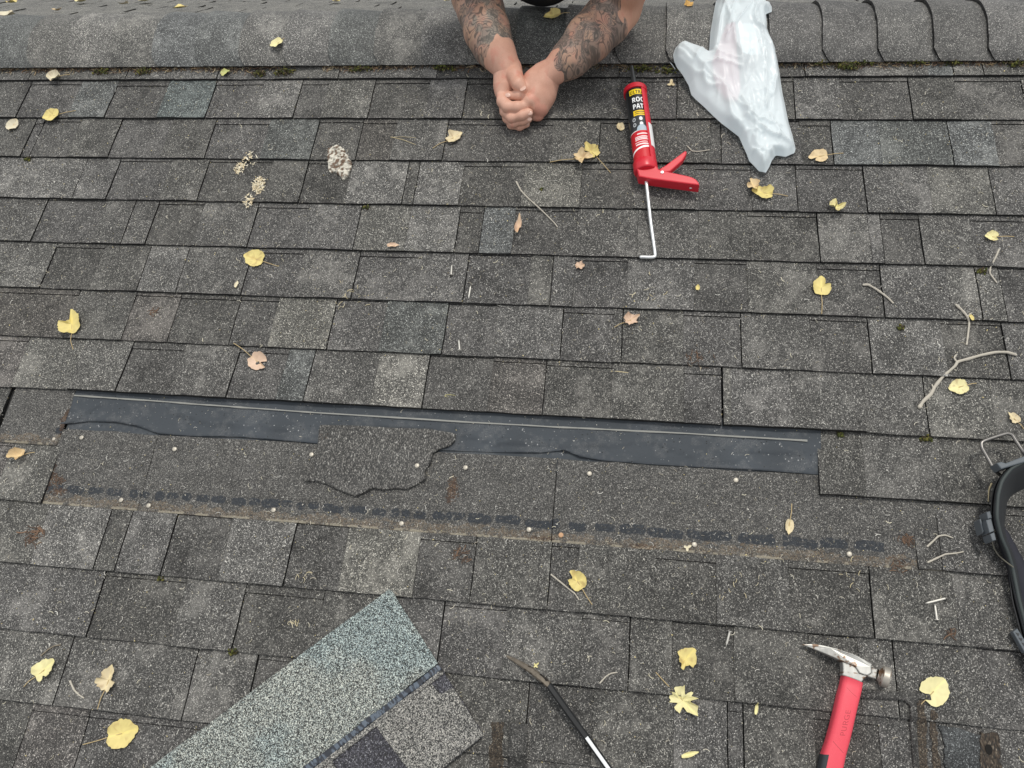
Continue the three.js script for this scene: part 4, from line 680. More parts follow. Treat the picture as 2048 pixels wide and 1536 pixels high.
{ // tool belt
  const p = at(2040, 1120, 0), O = { u: p.u, v: p.v, h: 0 };
  const tb = thing('tool_belt', 'black padded tool belt with metal hammer loop at the right edge', 'tool belt', O.u, O.v, 0);
  const topH = (f) => lerp(0.072, 0.03, smooth(0.4, 0.75, f));
  const path = [[2120, 880], [2085, 906], [2050, 922], [2022, 938], [2004, 962], [1996, 992], [1994, 1036], [2003, 1075], [2017, 1108], [2026, 1140], [2038, 1199], [2050, 1245], [2066, 1310], [2082, 1380]].map(([x, y], i) => at(x, y, topH(i / 13)));
  const band = (pts, hgt, th, off, h0) => {
    const c = new THREE.CatmullRomCurve3(pts.map(a => V3(a.u, a.v, 0))), n = 60, pos = [], idx = [], uv = [];
    const sec = []; for (let q = 0; q < 14; q++) { const t = q / 14 * Math.PI * 2, sg = (v, e) => Math.sign(v) * Math.pow(Math.abs(v), e); sec.push([sg(Math.cos(t), 0.8) * th, h0 + hgt / 2 + sg(Math.sin(t), 0.45) * hgt / 2]); }
    for (let i = 0; i <= n; i++) { const a = c.getPoint(i / n), t = c.getTangent(i / n), nx = -t.y, ny = t.x, k = topH(off ? 0.15 + 0.85 * i / n : i / n) / 0.074; for (const [x, y0] of sec) { const y = y0 * k, lean = (topH(i / n) - y) * 0.55; pos.push(a.x + nx * (x + off + lean) - O.u, y, -(a.y + ny * (x + off + lean) - O.v)); uv.push(i / 6, y * 20); } }
    for (let i = 0; i < n; i++) for (let q = 0; q < 14; q++) { const A = i * 14 + q, B = i * 14 + (q + 1) % 14; idx.push(A, B, A + 14, B, B + 14, A + 14); }
    for (const s of [0, n]) for (let q = 1; q < 13; q++) idx.push(s * 14, s * 14 + q, s * 14 + q + 1);
    return geo(pos, idx, uv);
  };
  const fab = (() => { const n = 128, d = new Float32Array(n * n * 3); for (let j = 0; j < n; j++) for (let i = 0; i < n; i++) { const w = ((i >> 2) + (j >> 2)) % 2 ? 1 : 0.6, k = (j * n + i) * 3; d[k] = 0.02 * w; d[k + 1] = 0.023 * w; d[k + 2] = 0.026 * w; } return dataTex(d, n, n); })();
  part('padded_band', band(path, 0.07, 0.008, 0, 0.004), new THREE.MeshStandardMaterial({ map: fab, roughness: 0.8, side: THREE.DoubleSide }), tb);
  part('outer_strap', band(path.slice(2), 0.05, 0.0024, -0.011, 0.008), std(0.012, 0.013, 0.015, 0.55), tb);
  part('piping', tube(path.map((a, i) => ({ u: a.u, v: a.v, h: topH(i / 13) })), 0.003, { ...O }, 60, 8), std(0.04, 0.05, 0.05, 0.65), tb, 'grey green edge piping');
  part('inner_pad', patch(pxPoly([[2004, 1050], [2016, 1056], [2034, 1088], [2050, 1120], [2090, 1196], [2112, 1290], [2112, 1390], [2082, 1380], [2066, 1310], [2050, 1245], [2038, 1199], [2026, 1140], [2017, 1108], [2006, 1076]], 0.03), 0.008, O, (u, v, d) => 0.024 + 0.006 * smooth(0, 0.015, d) + 0.003 * noise(u * 40, v * 40, 2), (u, v) => 0.008), std(0.016, 0.017, 0.026, 0.8), tb, 'dark navy inner pad');
  const loop = [[2000, 950, 0.045], [1989, 940, 0.05], [1974, 914, 0.05], [1964, 896, 0.05], [1963, 886, 0.05], [1970, 881, 0.05], [1996, 872, 0.05], [2014, 867, 0.05], [2024, 870, 0.05], [2032, 882, 0.05], [2046, 903, 0.05], [2062, 926, 0.045]].map(([x, y, h]) => at(x, y, h));
  part('hammer_loop', tube(loop, 0.0033, O, 80, 10), new THREE.MeshStandardMaterial({ color: new THREE.Color().setRGB(0.22, 0.21, 0.2), roughness: 0.3, metalness: 0.85 }), tb, 'bent metal hammer loop');
  const blk = std(0.02, 0.022, 0.025, 0.4), gr = std(0.1, 0.115, 0.13, 0.35);
  part('loop_bracket', slab([[1993, 926], [2003, 923], [2012, 926], [2030, 919], [2075, 902], [2078, 916], [2036, 928], [2003, 938]], 0.078, 0.05, O, 0.002), gr, tb, 'grey topped bracket under the loop');
  for (const s of [[[1973, 1024], [1981, 1022], [1985, 1036], [1976, 1038]], [[1972, 1040], [1983, 1037], [1989, 1062], [1979, 1066]], [[1980, 1068], [1989, 1064], [1993, 1080], [1985, 1082]]]) part('buckle_piece', slab(s, 0.06, 0.03, O, 0.0015), gr, tb);
  part('buckle_tab', slab([[1959, 1039], [1962, 1037], [1969, 1062], [1966, 1067]], 0.045, 0.02, O, 0.001), gr, tb);
  part('cord', tube([[1984, 1082, 0.04], [1988, 1096, 0.03], [1997, 1110, 0.026], [2010, 1122, 0.035], [2026, 1134, 0.05]].map(([x, y, h]) => at(x, y, h)), 0.0012, O, 30, 6), std(0.16, 0.15, 0.12, 0.7), tb);
  const cl = [[2026, 1264], [2035, 1257], [2060, 1296], [2050, 1306]], bp = pxPoly(cl, 0.03);
  part('buckle_frame', slab(cl, 0.03, 0.018, O, 0.0012), gr, tb, 'grey slotted buckle');
  for (const [x, y] of [[2035, 1268], [2041, 1278], [2047, 1288]]) part('buckle_slot', slab([[x - 4, y - 3], [x + 4, y - 1], [x + 2, y + 5]], 0.0306, 0.029, O, 0), blk, tb);
}
{ // loose new shingle piece
  const C = at(783, 1178), D = at(972, 1470), l1 = Math.hypot(D.u - C.u, D.v - C.v), e1 = [(D.u - C.u) / l1, (D.v - C.v) / l1], e2 = [e1[1], -e1[0]];
  const sgn = e2[0] < 0 ? 1 : -1, E2 = e2.map(q => q * sgn), O = { u: C.u, v: C.v, h: 0 };
  const th = thing('loose_shingle', 'new pale grey shingle piece with blue black sealant strip lying at the bottom', 'shingle piece', O.u, O.v, 0);
  const pt = (s, t) => [C.u + e1[0] * s + E2[0] * t, C.v + e1[1] * s + E2[1] * t];
  const rect = (s0, s1, t0, t1) => { const r = [], n = 14; for (let i = 0; i < n; i++) r.push(pt(s0, lerp(t0, t1, i / n))); for (let i = 0; i < n; i++) r.push(pt(lerp(s0, s1, i / n), t1)); for (let i = 0; i < n; i++) r.push(pt(s1, lerp(t1, t0, i / n))); for (let i = 0; i < n; i++) r.push(pt(lerp(s1, s0, i / n), t0)); return r.map(([u, v], i) => [u + (hash(i, 1, 5) - 0.5) * 0.0018, v + (hash(i, 2, 5) - 0.5) * 0.0018]); };
  const h0 = (u, v) => { const s = (u - C.u) * e1[0] + (v - C.v) * e1[1], t = (u - C.u) * E2[0] + (v - C.v) * E2[1]; return 0.0115 + 0.004 * noise(u * 6, v * 6, 3) + 0.006 * smooth(0.12, 0, t) * smooth(0.15, 0.31, s); };
  const fresh = (seed, pal, o) => dataTex(granules(768, 768, 0.6, seed, pal, o), 768, 768);
  const pale = fresh(91, [[0.06, 0.062, 0.063, 20], [0.22, 0.232, 0.23, 22], [0.45, 0.465, 0.455, 28], [0.72, 0.725, 0.68, 24], [0.29, 0.335, 0.345, 10]], { size: 0.85, dust: 0, dark: 0.12 });
  const warm = fresh(92, [[0.04, 0.04, 0.039, 24], [0.14, 0.138, 0.132, 26], [0.31, 0.303, 0.283, 28], [0.5, 0.48, 0.435, 20]], { size: 1.0, dust: 0, dark: 0.15 });
  const dusk = fresh(93, [[0.02, 0.02, 0.024, 34], [0.055, 0.053, 0.065, 34], [0.12, 0.12, 0.14, 18], [0.26, 0.26, 0.28, 8]], { size: 1.15, dust: 0, dark: 0.15 });
  const mm = (m) => new THREE.MeshStandardMaterial({ map: m, roughness: 0.93, side: THREE.DoubleSide, vertexColors: true });
  const uvf = (u, v) => [u / 0.4608, v / 0.4608], colf = (u, v, d, b) => b ? [0.25, 0.25, 0.25] : [1, 1, 1];
  const tEnd = 0.72;
  part('headlap', patch(rect(0, 0.166, 0, tEnd), 0.008, O, (u, v) => h0(u, v) + 0.0002, (u, v) => h0(u, v) - 0.003, uvf, (u, v, d, b) => { if (b) return [0.25, 0.25, 0.25]; const q = smooth(0.42, 0.62, fbm(u * 9, v * 9, 33, 3)); return [lerp(0.99, 0.86, q), lerp(1.02, 0.98, q), lerp(0.97, 0.99, q)]; }), mm(pale), th, 'pale blue grey upper half');
  part('base_layer', patch(rect(0.1665, l1, 0, tEnd), 0.008, O, h0, (u, v) => h0(u, v) - 0.003, uvf, colf), mm(dusk), th, 'dark purplish lower layer showing between the tabs');
  const sAt = (x, y) => { const q = at(x, y, 0.014); return [(q.u - C.u) * e1[0] + (q.v - C.v) * e1[1], (q.u - C.u) * E2[0] + (q.v - C.v) * E2[1]]; };
  const [, tA] = sAt(765, 1446), [, tB] = sAt(690, 1536);
  const tabPoly = (s0, s1, t0, t1, slant) => { const r = rect(s0, s1, t0, t1); return r.map(([u, v]) => { const s = (u - C.u) * e1[0] + (v - C.v) * e1[1], t = (u - C.u) * E2[0] + (v - C.v) * E2[1]; return pt(s, t < (t0 + t1) / 2 ? t + slant[0] * (s1 - s) / (s1 - s0) : t + slant[1] * (s1 - s) / (s1 - s0)); }); };
  const tab = (poly, m, lab) => part('shingle_tab', patch(poly, 0.007, O, (u, v) => h0(u, v) + 0.0032, (u, v) => h0(u, v), uvf, colf), mm(m), th, lab);
  { const corner = [[0.187, 0.03], [0.212, 0.026], [0.216, 0.0006], [l1 - 0.001, 0.0006], [l1 - 0.001, tA - 0.004], [0.26, tA + 0.004], [0.187, tA + 0.012]], dense = [];
    corner.forEach((a, i) => { const b = corner[(i + 1) % corner.length]; for (let q = 0; q < 10; q++) { const p = pt(lerp(a[0], b[0], q / 10), lerp(a[1], b[1], q / 10)); dense.push([p[0] + (hash(i, q, 6) - 0.5) * 0.0014, p[1] + (hash(i, q, 7) - 0.5) * 0.0014]); } });
    tab(dense, warm, 'raised pale tab at the near corner'); }
  tab(rect(0.178, 0.1866, 0.0006, tEnd - 0.01), warm, 'narrow pale band below the sealant strip');
  tab(tabPoly(0.1872, l1 - 0.001, tA + 0.115, tEnd - 0.002, [-0.01, 0]), warm);
  const R = rng(44), strip = []; const sp = (t, e) => 0.1665 + e * 0.0115 + (noise(t * 60, e, 4) - 0.5) * 0.004;
  for (let i = 0; i <= 60; i++) strip.push(pt(sp(i / 60 * tEnd, 0), 0.001 + i / 60 * (tEnd - 0.003))); for (let i = 60; i >= 0; i--) strip.push(pt(sp(i / 60 * tEnd, 1), 0.001 + i / 60 * (tEnd - 0.003)));
  const tar = (() => { const n = 256, d = new Float32Array(n * n * 3); for (let j = 0; j < n; j++) for (let i = 0; i < n; i++) { const q = smooth(0.45, 0.62, fbm(i / 10 + j / 10, j / 34 - i / 34, 4, 3)), k = (j * n + i) * 3; d[k] = lerp(0.022, 0.1, q); d[k + 1] = lerp(0.026, 0.125, q); d[k + 2] = lerp(0.036, 0.16, q); } return dataTex(d, n, n); })();
  part('sealant_strip', patch(strip, 0.004, O, (u, v) => h0(u, v) + 0.0016 + 0.0012 * noise(u * 200, v * 200, 4), (u, v) => h0(u, v) - 0.001, (u, v) => [u / 0.12, v / 0.12]), new THREE.MeshPhysicalMaterial({ map: tar, roughness: 0.35, side: THREE.DoubleSide }), th, 'shiny blue black sealant strip');
}

// ------------------------------------------------------------------ leaves
const LM = new THREE.MeshPhysicalMaterial({ vertexColors: true, roughness: 0.6, side: THREE.DoubleSide, transmission: 0.0 });
const SM = std(0.5, 0.38, 0.2, 0.75);
const onH = (x, y) => { let h = 0.01; for (let i = 0; i < 8; i++) { const p = at(x, y, h); h = surfAll(p.u, p.v); } const p = at(x, y, h); return { u: p.u, v: p.v, h }; };
const COL = { y: [0.68, 0.57, 0.22], p: [0.74, 0.68, 0.36], o: [0.6, 0.36, 0.1], t: [0.66, 0.51, 0.3], k: [0.64, 0.47, 0.35], b: [0.66, 0.56, 0.36], g: [0.5, 0.52, 0.2], w: [0.66, 0.6, 0.45] };
let leafN = 0;
function leaf(label, px, py, rad, stem, colour, shape = {}, name = 'fallen_leaf') {
  const seed = ++leafN * 13, R = rng(seed), c = onH(px, py), e = onH(px + 10, py), m = Math.hypot(e.u - c.u, e.v - c.v) / 10, r = rad * m;
  let dir = R() * 6.28; let sp = null;
  if (stem) { sp = onH(...stem); dir = Math.atan2(c.v - sp.v, c.u - sp.u); } else if (shape.dir !== undefined) dir = shape.dir;
  const t = thing(name, label, shape.cat || 'leaf', c.u, c.v, c.h, 0, 'fallen leaves on the roof');
  const n = 40, rings = [0, 0.3, 0.55, 0.78, 1], pos = [], col = [], idx = [], bites = shape.bite || [], asp = shape.asp || 1;
  const outline = (a) => {                       // a measured from the tip
    const A = Math.abs(a); let q = 0.94 + 0.06 * Math.cos(2 * a) + 0.26 * Math.exp(-((A / 0.28) ** 2)) - 0.16 * Math.exp(-(((Math.PI - A) / 0.3) ** 2));
    if (shape.lobes) q *= 0.74 + 0.3 * Math.cos(shape.lobes * a);
    q *= 1 + 0.05 * (noise(a * 4 + 9, seed, 3) - 0.5) + 0.1 * (hash(Math.round(a * 9), seed) - 0.5) + (shape.rag || 0) * (noise(a * 5, seed, 8) - 0.5);
    for (const [ba, bw, bd] of bites) { let d = Math.abs(a - ba); if (d > Math.PI) d = 2 * Math.PI - d; q *= 1 - bd * smooth(bw, bw * 0.6, d); }
    return Math.max(0.34, q);
  };
  const curl = (shape.curl ?? 0.2) * r, base = COL[colour], cx = Math.cos(dir), sx = Math.sin(dir), kx = R() - 0.5, ky = R() - 0.5, brown = shape.brown ?? 0.4;
  for (const k of rings) for (let i = 0; i < n; i++) {
    const a = i / n * Math.PI * 2 - Math.PI, q = outline(a) * r * k, lx = Math.cos(a) * q, ly = Math.sin(a) * q * asp, x = lx * cx - ly * sx, y = lx * sx + ly * cx;
    const h = 0.0015 + curl * (k * k) * (0.9 + 1.2 * (2 * noise(a * 1.3 + 20, seed, 5) - 0.8)) + Math.abs(ly) * (shape.fold ?? 0.16) + curl * 0.35 * noise(lx / r * 3, ly / r * 3, seed);
    pos.push(x, Math.max(0.0008, h, surfAll(c.u + x, c.v + y) - c.h + 0.0015 + 0.002 * k), -y);
    const sp_ = smooth(0.6, 0.72, fbm(lx / r * 3.2, ly / r * 3.2, seed, 3)) * brown + (k === 1 ? 0.35 * brown * hash(i, seed) : 0), v = 0.92 + 0.16 * noise(lx / r * 5, ly / r * 5, seed + 2), vein = Math.abs(ly) < 0.07 * r ? 1.12 : 1;
    col.push(lerp(base[0], 0.3, sp_) * v * vein, lerp(base[1], 0.16, sp_) * v * vein, lerp(base[2], 0.07, sp_) * v);
  }
  for (let k = 0; k < rings.length - 1; k++) for (let i = 0; i < n; i++) { const a = k * n + i, b = k * n + (i + 1) % n; if (k) idx.push(a, b, a + n); idx.push(b, b + n, a + n); }
  part('blade', geo(pos, idx, null, col), LM, t);
  if (sp) { const b0 = { u: c.u - cx * r * 0.75, v: c.v - sx * r * 0.75, h: c.h + 0.003 }, md = { u: (b0.u + sp.u) / 2 - sx * r * 0.12 * (R() - 0.3), v: (b0.v + sp.v) / 2 + cx * r * 0.12 * (R() - 0.3), h: (c.h + sp.h) / 2 + 0.005 }; part('stem', tube([{ u: c.u, v: c.v, h: c.h + 0.0025 }, b0, md, { ...sp, h: sp.h + 0.0015 }], 0.0008, { ...c }, 16, 5), SM, t); }
  return t;
}
const ST = (x) => x;
leaf('small round yellow leaf on the ridge cap left of the man', 556, 88, 12, [572, 77], 'p');
leaf('yellow leaf with a long stem to its right, near the left edge below the ridge', 107, 233, 15, [152, 222], 'y', { curl: 0.2 });
leaf('small beige leaf at the left edge beside the yellow leaf', 27, 254, 12, null, 'w', { dir: 1 });
leaf('pale beige leaf below and left of the clasped hands', 907, 277, 16, [866, 297], 'b', { bite: [[2.2, 0.4, 0.35]], curl: 0.2 });
leaf('torn tan leaf of the pair left of the caulking gun', 1165, 318, 18, [1100, 325], 't', { bite: [[-1.2, 0.5, 0.5], [0.9, 0.3, 0.4]], curl: 0.3, rag: 0.4 });
leaf('yellow leaf of the pair left of the caulking gun, long stem curving down', 1184, 306, 16, [1221, 346], 'y', { bite: [[1.5, 0.5, 0.5]], curl: 0.3, rag: 0.3 });
leaf('little curled beige leaf beside the sealant cartridge', 1241, 257, 9, null, 'b', { curl: 0.35, dir: 2 });
leaf('pale star shaped leaf scrap between cartridge and plastic bag', 1342, 170, 9, null, 'b', { lobes: 3, dir: 1.5 }, 'leaf_scrap');
leaf('orange tan leaf just right of the plastic bag', 1638, 314, 18, [1686, 307], 't', { bite: [[0.5, 0.16, 0.6]], brown: 0.2, curl: 0.1 });
leaf('curled tan half leaf touching the yellow leaf below the plastic bag', 1508, 374, 17, null, 't', { bite: [[-2.2, 0.9, 0.5], [0.5, 0.5, 0.4]], curl: 0.4, dir: 2.0 });
leaf('bright yellow leaf below the plastic bag', 1527, 387, 20, [1575, 393], 'y', { bite: [[-1.5, 0.6, 0.4]], curl: 0.22 });
leaf('shrivelled yellow leaf scrap below and right of the plastic bag', 1671, 416, 17, null, 'p', { bite: [[0.1, 0.7, 0.75], [3.0, 0.5, 0.6]], curl: 0.5, dir: 0.8 }, 'leaf_scrap');
leaf('small yellow leaf with a bite out of its right side, near the right edge', 1984, 475, 14, [2027, 474], 'p', { bite: [[2.7, 0.5, 0.55]], curl: 0.2 });
leaf('round yellow leaf with a brown spot and stem to its right, upper left', 512, 519, 20, [556, 533], 'y', { curl: 0.12 });
leaf('notched yellow leaf with stem pointing down, on the left', 145, 650, 24, [147, 699], 'y', { bite: [[0.55, 0.55, 0.85]], curl: 0.2, brown: 0.1 });
leaf('pinkish tan leaf with stem to the upper left, above the bare underlayment', 517, 725, 20, [468, 687], 'k', { bite: [[0.35, 0.28, 0.6]], brown: 0.15 });
leaf('bright yellow leaf with stem straight down, right of centre', 1642, 577, 21, [1643, 628], 'y', { bite: [[-0.7, 0.28, 0.45]], brown: 0.15 });
leaf('small pink and yellow leaf right of the middle of the roof', 1261, 641, 14, [1229, 655], 'k', { rag: 0.4, curl: 0.3 });
leaf('tiny reddish leaf scrap under the end of the silver rod', 1160, 533, 9, null, 'k', { rag: 0.6, curl: 0.3, brown: 0.5 }, 'leaf_scrap');
leaf('pale yellow leaf beside the long forked twig on the right', 1917, 775, 19, [1952, 767], 'p', { curl: 0.1 });
leaf('small tan leaf at the right edge above the tool belt', 2027, 838, 12, [2046, 858], 'b', { rag: 0.3 });
leaf('yellow leaf with ragged top and a twig beside it, above the pry bar', 1155, 1163, 20, [1184, 1209], 'y', { bite: [[0.5, 0.35, 0.4]], brown: 0.4 });
leaf('narrow beige leaf with stem pointing up, on the stripped strip', 1578, 1052, 15, [1583, 1008], 'b', { asp: 0.7, curl: 0.3 });
leaf('plain yellow leaf with stem to the lower left, lower left corner', 90, 1340, 21, [49, 1373], 'p', { bite: [[-1.8, 0.3, 0.35]], brown: 0.08 });
leaf('torn tan leaf with long stem hanging down, lower left', 219, 1360, 21, [196, 1418], 'b', { bite: [[-1.0, 0.6, 0.5], [1.2, 0.3, 0.4]], rag: 0.3, brown: 0.3 });
leaf('large golden leaf with stem to the left, bottom left', 245, 1467, 29, [167, 1489], 'y', { brown: 0.35, curl: 0.1 });
leaf('yellow triangular leaf half between pry bar and hammer', 1371, 1319, 23, null, 'y', { bite: [[2.5, 0.9, 0.35], [-2.2, 0.5, 0.4]], brown: 0.4, dir: 0.9 });
leaf('pale lobed leaf with long stem to the upper left, between pry bar and hammer', 1365, 1401, 27, [1312, 1345], 'p', { rag: 0.5, brown: 0.12, bite: [[0.7, 0.22, 0.5], [-0.8, 0.25, 0.45], [1.9, 0.2, 0.4], [-2.0, 0.2, 0.45]] });
leaf('large round pale yellow leaf right of the hammer', 1866, 1383, 31, [1840, 1410], 'p', { bite: [[2.75, 0.3, 0.4]], brown: 0.05, curl: 0.06 });
leaf('pale folded leaf sliver at the bottom left of the hammer', 1377, 1509, 17, null, 'p', { asp: 0.32, dir: 0.35, brown: 0.05 }, 'leaf_scrap');
leaf('short pale sliver of leaf left of the hammer grip', 1512, 1419, 11, null, 'p', { asp: 0.36, dir: 1.4, brown: 0.05 }, 'leaf_scrap');
leaf('tiny square yellow leaf scrap beside the pry bar tip', 1072, 1331, 6, null, 'p', { dir: 0.8, brown: 0.05, lobes: 4 }, 'leaf_scrap');
leaf('narrow curled pinkish leaf left of the end of the silver rod', 1037, 455, 19, null, 'k', { asp: 0.35, dir: 1.5, curl: 0.35, brown: 0.2 });
leaf('small flat tan scrap above the centre of the roof', 785, 492, 11, null, 'k', { asp: 0.5, dir: 0.1 }, 'leaf_scrap');
leaf('curled tan leaf at the left edge beside the bare strip', 42, 912, 14, [70, 905], 't', { curl: 0.5, bite: [[1.0, 0.5, 0.4]] });
leaf('tiny pale leaf scrap below the spotted yellow leaf', 474, 571, 7, null, 'w', { asp: 0.6, dir: 1.5 }, 'leaf_scrap');
leaf('pale grain shaped scrap just above the bare underlayment', 901, 794, 12, null, 'p', { asp: 0.3, dir: 0.0, brown: 0.0 }, 'leaf_scrap');
leaf('whitish tan leaf tucked under the ridge near the left edge', 112, 156, 11, [140, 150], 'w', { curl: 0.3 });
leaf('greenish leaf tucked under the ridge cap at upper left', 451, 148, 9, null, 'g', { curl: 0.3, rag: 0.3, dir: 0.4 });
leaf('tiny yellow scrap right of centre between twig and rod', 1395, 577, 6, null, 'y', { dir: 1.5, asp: 0.8 }, 'leaf_scrap');
leaf('yellow leaf lying on the ridge cap between the forearms', 1108, 32, 16, [1142, 27], 'y', { curl: 0.2, bite: [[-0.8, 0.4, 0.4]] });
leaf('orange leaf on the ridge cap left of the plastic bag', 1377, 12, 10, null, 'o', { curl: 0.3, rag: 0.4, dir: 0.8 });
leaf('small yellow scrap stuck to the bent twig on the right', 1942, 636, 8, null, 'y', { dir: 1.9, asp: 0.6 }, 'leaf_scrap');
leaf('tiny white scrap of plant just above the bare strip, far right', 1995, 873, 7, null, 'w', { asp: 0.5, dir: 0 }, 'leaf_scrap');
leaf('white forked scrap on the bare strip left of a nail head', 1374, 1096, 8, null, 'w', { lobes: 3, dir: 0.6 }, 'leaf_scrap');
// leaves on the far slope, seen edge on
for (const [x, y, r, c, lab] of [[24, 5, 9, 'y', 'yellow leaf at the far left of the far slope'], [12, 31, 14, 'w', 'bleached curled leaf behind the ridge at the left edge'], [116, 21, 8, 't', 'rounded tan leaf behind the ridge at left'], [164, 3, 12, 'p', 'pale leaf at the very top left'], [246, 8, 10, 'w', 'bleached leaf behind the ridge left of the brown edged one'], [290, 2, 12, 'p', 'flat pale leaf at the top edge left of the brown edged one'], [360, 16, 13, 'y', 'yellow leaf with brown edge behind the ridge'], [672, 3, 8, 'y', 'small yellow leaf at the top edge between ridge cap and man'], [892, 1, 8, 'y', 'small yellow leaf at the top edge beside the left arm']]) {
  const Y0 = y + 2; const d = [0, 1, 2].map(i => AX.f[i] * F + AX.r[i] * (x - W / 2) - AX.u[i] * (Y0 - H / 2));
  const num = FN[0] * (CAM.v - VR) + FN[1] * CAM.h - 0.012, den = FN[0] * d[1] + FN[1] * d[2], s = -num / den, p = [0, 1, 2].map(i => [CAM.u, CAM.v, CAM.h][i] + s * d[i]);
  const mm = s * Math.hypot(...d) / F * 1.0, rr = r * mm, R = rng(900 + x), g = [], n = 20, pos = [], col = [], idx = [], B = COL[c];
  const th = new THREE.Group(); th.name = numbered('fallen_leaf'); th.userData = { label: lab, category: 'leaf', group: 'fallen leaves on the roof' }; th.position.copy(toW(p[0], p[1], p[2])); th.rotation.x = -PITCH; th.rotation.order = 'XYZ'; scene.add(th);
  for (const k of [0, 0.5, 1]) for (let i = 0; i < n; i++) { const a = i / n * 6.283, q = rr * k * (0.9 + 0.3 * (noise(a * 2, x, 2) - 0.5)); pos.push(Math.cos(a) * q, 0.003 + rr * 0.55 * k * k * noise(a * 1.2 + 3, x, 4), Math.sin(a) * q * 1.1); const v = 0.9 + 0.2 * R(), br = k === 1 && R() < 0.3 ? 0.5 : 0; col.push(lerp(B[0], 0.28, br) * v, lerp(B[1], 0.15, br) * v, lerp(B[2], 0.06, br) * v); }
  for (let k = 0; k < 2; k++) for (let i = 0; i < n; i++) { const a = k * n + i, b = k * n + (i + 1) % n; if (k) idx.push(a, b, a + n); idx.push(b, b + n, a + n); }
  part('blade', geo(pos, idx, null, col), LM, th);
}

// ------------------------------------------------------------------ twigs and loose nails
const twigM = [std(0.52, 0.48, 0.41, 0.85), std(0.24, 0.2, 0.15, 0.85), std(0.55, 0.46, 0.28, 0.8)];
function twig(label, pts, r, m = 0, branches = []) {
  const q = pts.map(([x, y]) => { const p = onH(x, y); return { ...p, h: p.h + r * 0.8 + 0.001 }; }), c = q[q.length >> 1], O = { u: c.u, v: c.v, h: c.h };
  const t = thing('twig', label, 'twig', O.u, O.v, O.h, 0, 'twigs lying on the roof');
  part('stick', tube(q, r, O, q.length * 8, 7, (s) => (0.75 + 0.35 * (1 - s)) * (1 + 0.4 * (noise(s * 26, pts[0][0], 3) - 0.5))), twigM[m], t);
  for (const b of branches) part('side_shoot', tube(b.map(([x, y]) => { const p = onH(x, y); return { ...p, h: p.h + r + 0.002 }; }), r * 0.5, O, 10, 5), twigM[m], t);
}
twig('long pale twig with a bend beside the pale yellow leaf on the right', [[1838, 815], [1846, 803], [1860, 790], [1868, 775], [1884, 755], [1908, 734], [1914, 725], [1936, 719], [1960, 712], [1990, 706], [2012, 706], [2030, 711]], 0.0032, 0, [[[1912, 727], [1906, 718], [1910, 712]], [[1866, 780], [1862, 772]]]);
twig('thin straight twig above the centre, left of the silver rod', [[1033, 365], [1042, 382], [1056, 397], [1074, 413], [1092, 430], [1108, 446], [1115, 455]], 0.0016);
twig('short curved grey twig right of the bright yellow leaf', [[1726, 571], [1736, 571], [1752, 580], [1766, 590], [1776, 598], [1785, 607]], 0.0022, 0);
twig('bent twig with a yellow scrap, near the right edge', [[1911, 611], [1922, 621], [1933, 634], [1937, 646], [1935, 668], [1932, 690]], 0.0022, 0, [[[1933, 634], [1941, 628]]]);
twig('short upright twig at the right edge above a moss tuft', [[1997, 500], [1990, 516], [1980, 536], [1979, 548], [1992, 566]], 0.0018);
twig('small dark bent twig between the red trigger and the plastic bag', [[1375, 294], [1384, 303], [1398, 304], [1418, 301]], 0.0013, 0);
twig('small twig left of the tool belt, the upper one', [[1854, 1093], [1864, 1084], [1876, 1073], [1890, 1071], [1904, 1076]], 0.0017);
twig('small twig left of the tool belt, the lower one', [[1855, 1125], [1872, 1117], [1890, 1109], [1910, 1107], [1925, 1104]], 0.0017);
twig('thin twig beside the ragged yellow leaf above the pry bar', [[1103, 1150], [1118, 1162], [1140, 1180], [1150, 1188], [1158, 1200]], 0.0015);
twig('tiny pale twig between two leaves at lower left', [[142, 1363], [150, 1380], [160, 1390], [169, 1396]], 0.0018);
twig('short bent twig above the pry bar shaft', [[1200, 1366], [1212, 1353], [1222, 1347], [1234, 1345]], 0.0014);
twig('small dark twig above the plain yellow leaf at lower left', [[84, 1311], [98, 1299], [110, 1292], [122, 1290]], 0.0014, 1);
twig('hair thin straw pair below the ridge, left of the hands', [[782, 275], [805, 280], [831, 290]], 0.0008, 2, [[[786, 276], [806, 275], [832, 277]]]);
twig('yellow stem resting against the tool belt', [[1982, 968], [1977, 980], [1975, 1004]], 0.0014, 2);
twig('short straw below the silver rod and above the bare underlayment', [[1223, 743], [1240, 744], [1256, 746]], 0.0009, 2);
function nail(label, x0, y0, x1, y1, m) {                   // head first
  const a = onH(x0, y0), b = onH(x1, y1), L = Math.hypot(b.u - a.u, b.v - a.v), yaw = Math.atan2(b.v - a.v, b.u - a.u), hd = 0.0042;
  const t = thing('loose_nail', label, 'nail', a.u, a.v, a.h, yaw, 'loose roofing nails');
  const ang = -Math.asin(Math.min(0.5, (hd - 0.0016) / L)), rot = (g) => { g.rotateZ(-Math.PI / 2); g.rotateZ(ang); g.translate(0, hd, 0); return g; };
  const hg = new THREE.CylinderGeometry(hd, hd, 0.0011, 18), sg = new THREE.LatheGeometry([[0, 0], [0.0019, 0.0005], [0.0019, L - 0.005], [0.0001, L]].map(q => new THREE.Vector2(...q)), 10);
  part('nail_head', rot(hg), m, t); part('shank', rot(sg), nA, t);
}
const nA = std(0.6, 0.58, 0.53, 0.4, { metalness: 0.35 }), nB = std(0.14, 0.13, 0.12, 0.5, { metalness: 0.5 });
nail('dark loose nail, head down, below the centre of the upper roof', 903, 553, 904, 531, nB);
nail('loose nail, head up, just right of the dark head down nail', 942, 574, 937, 597, nB);
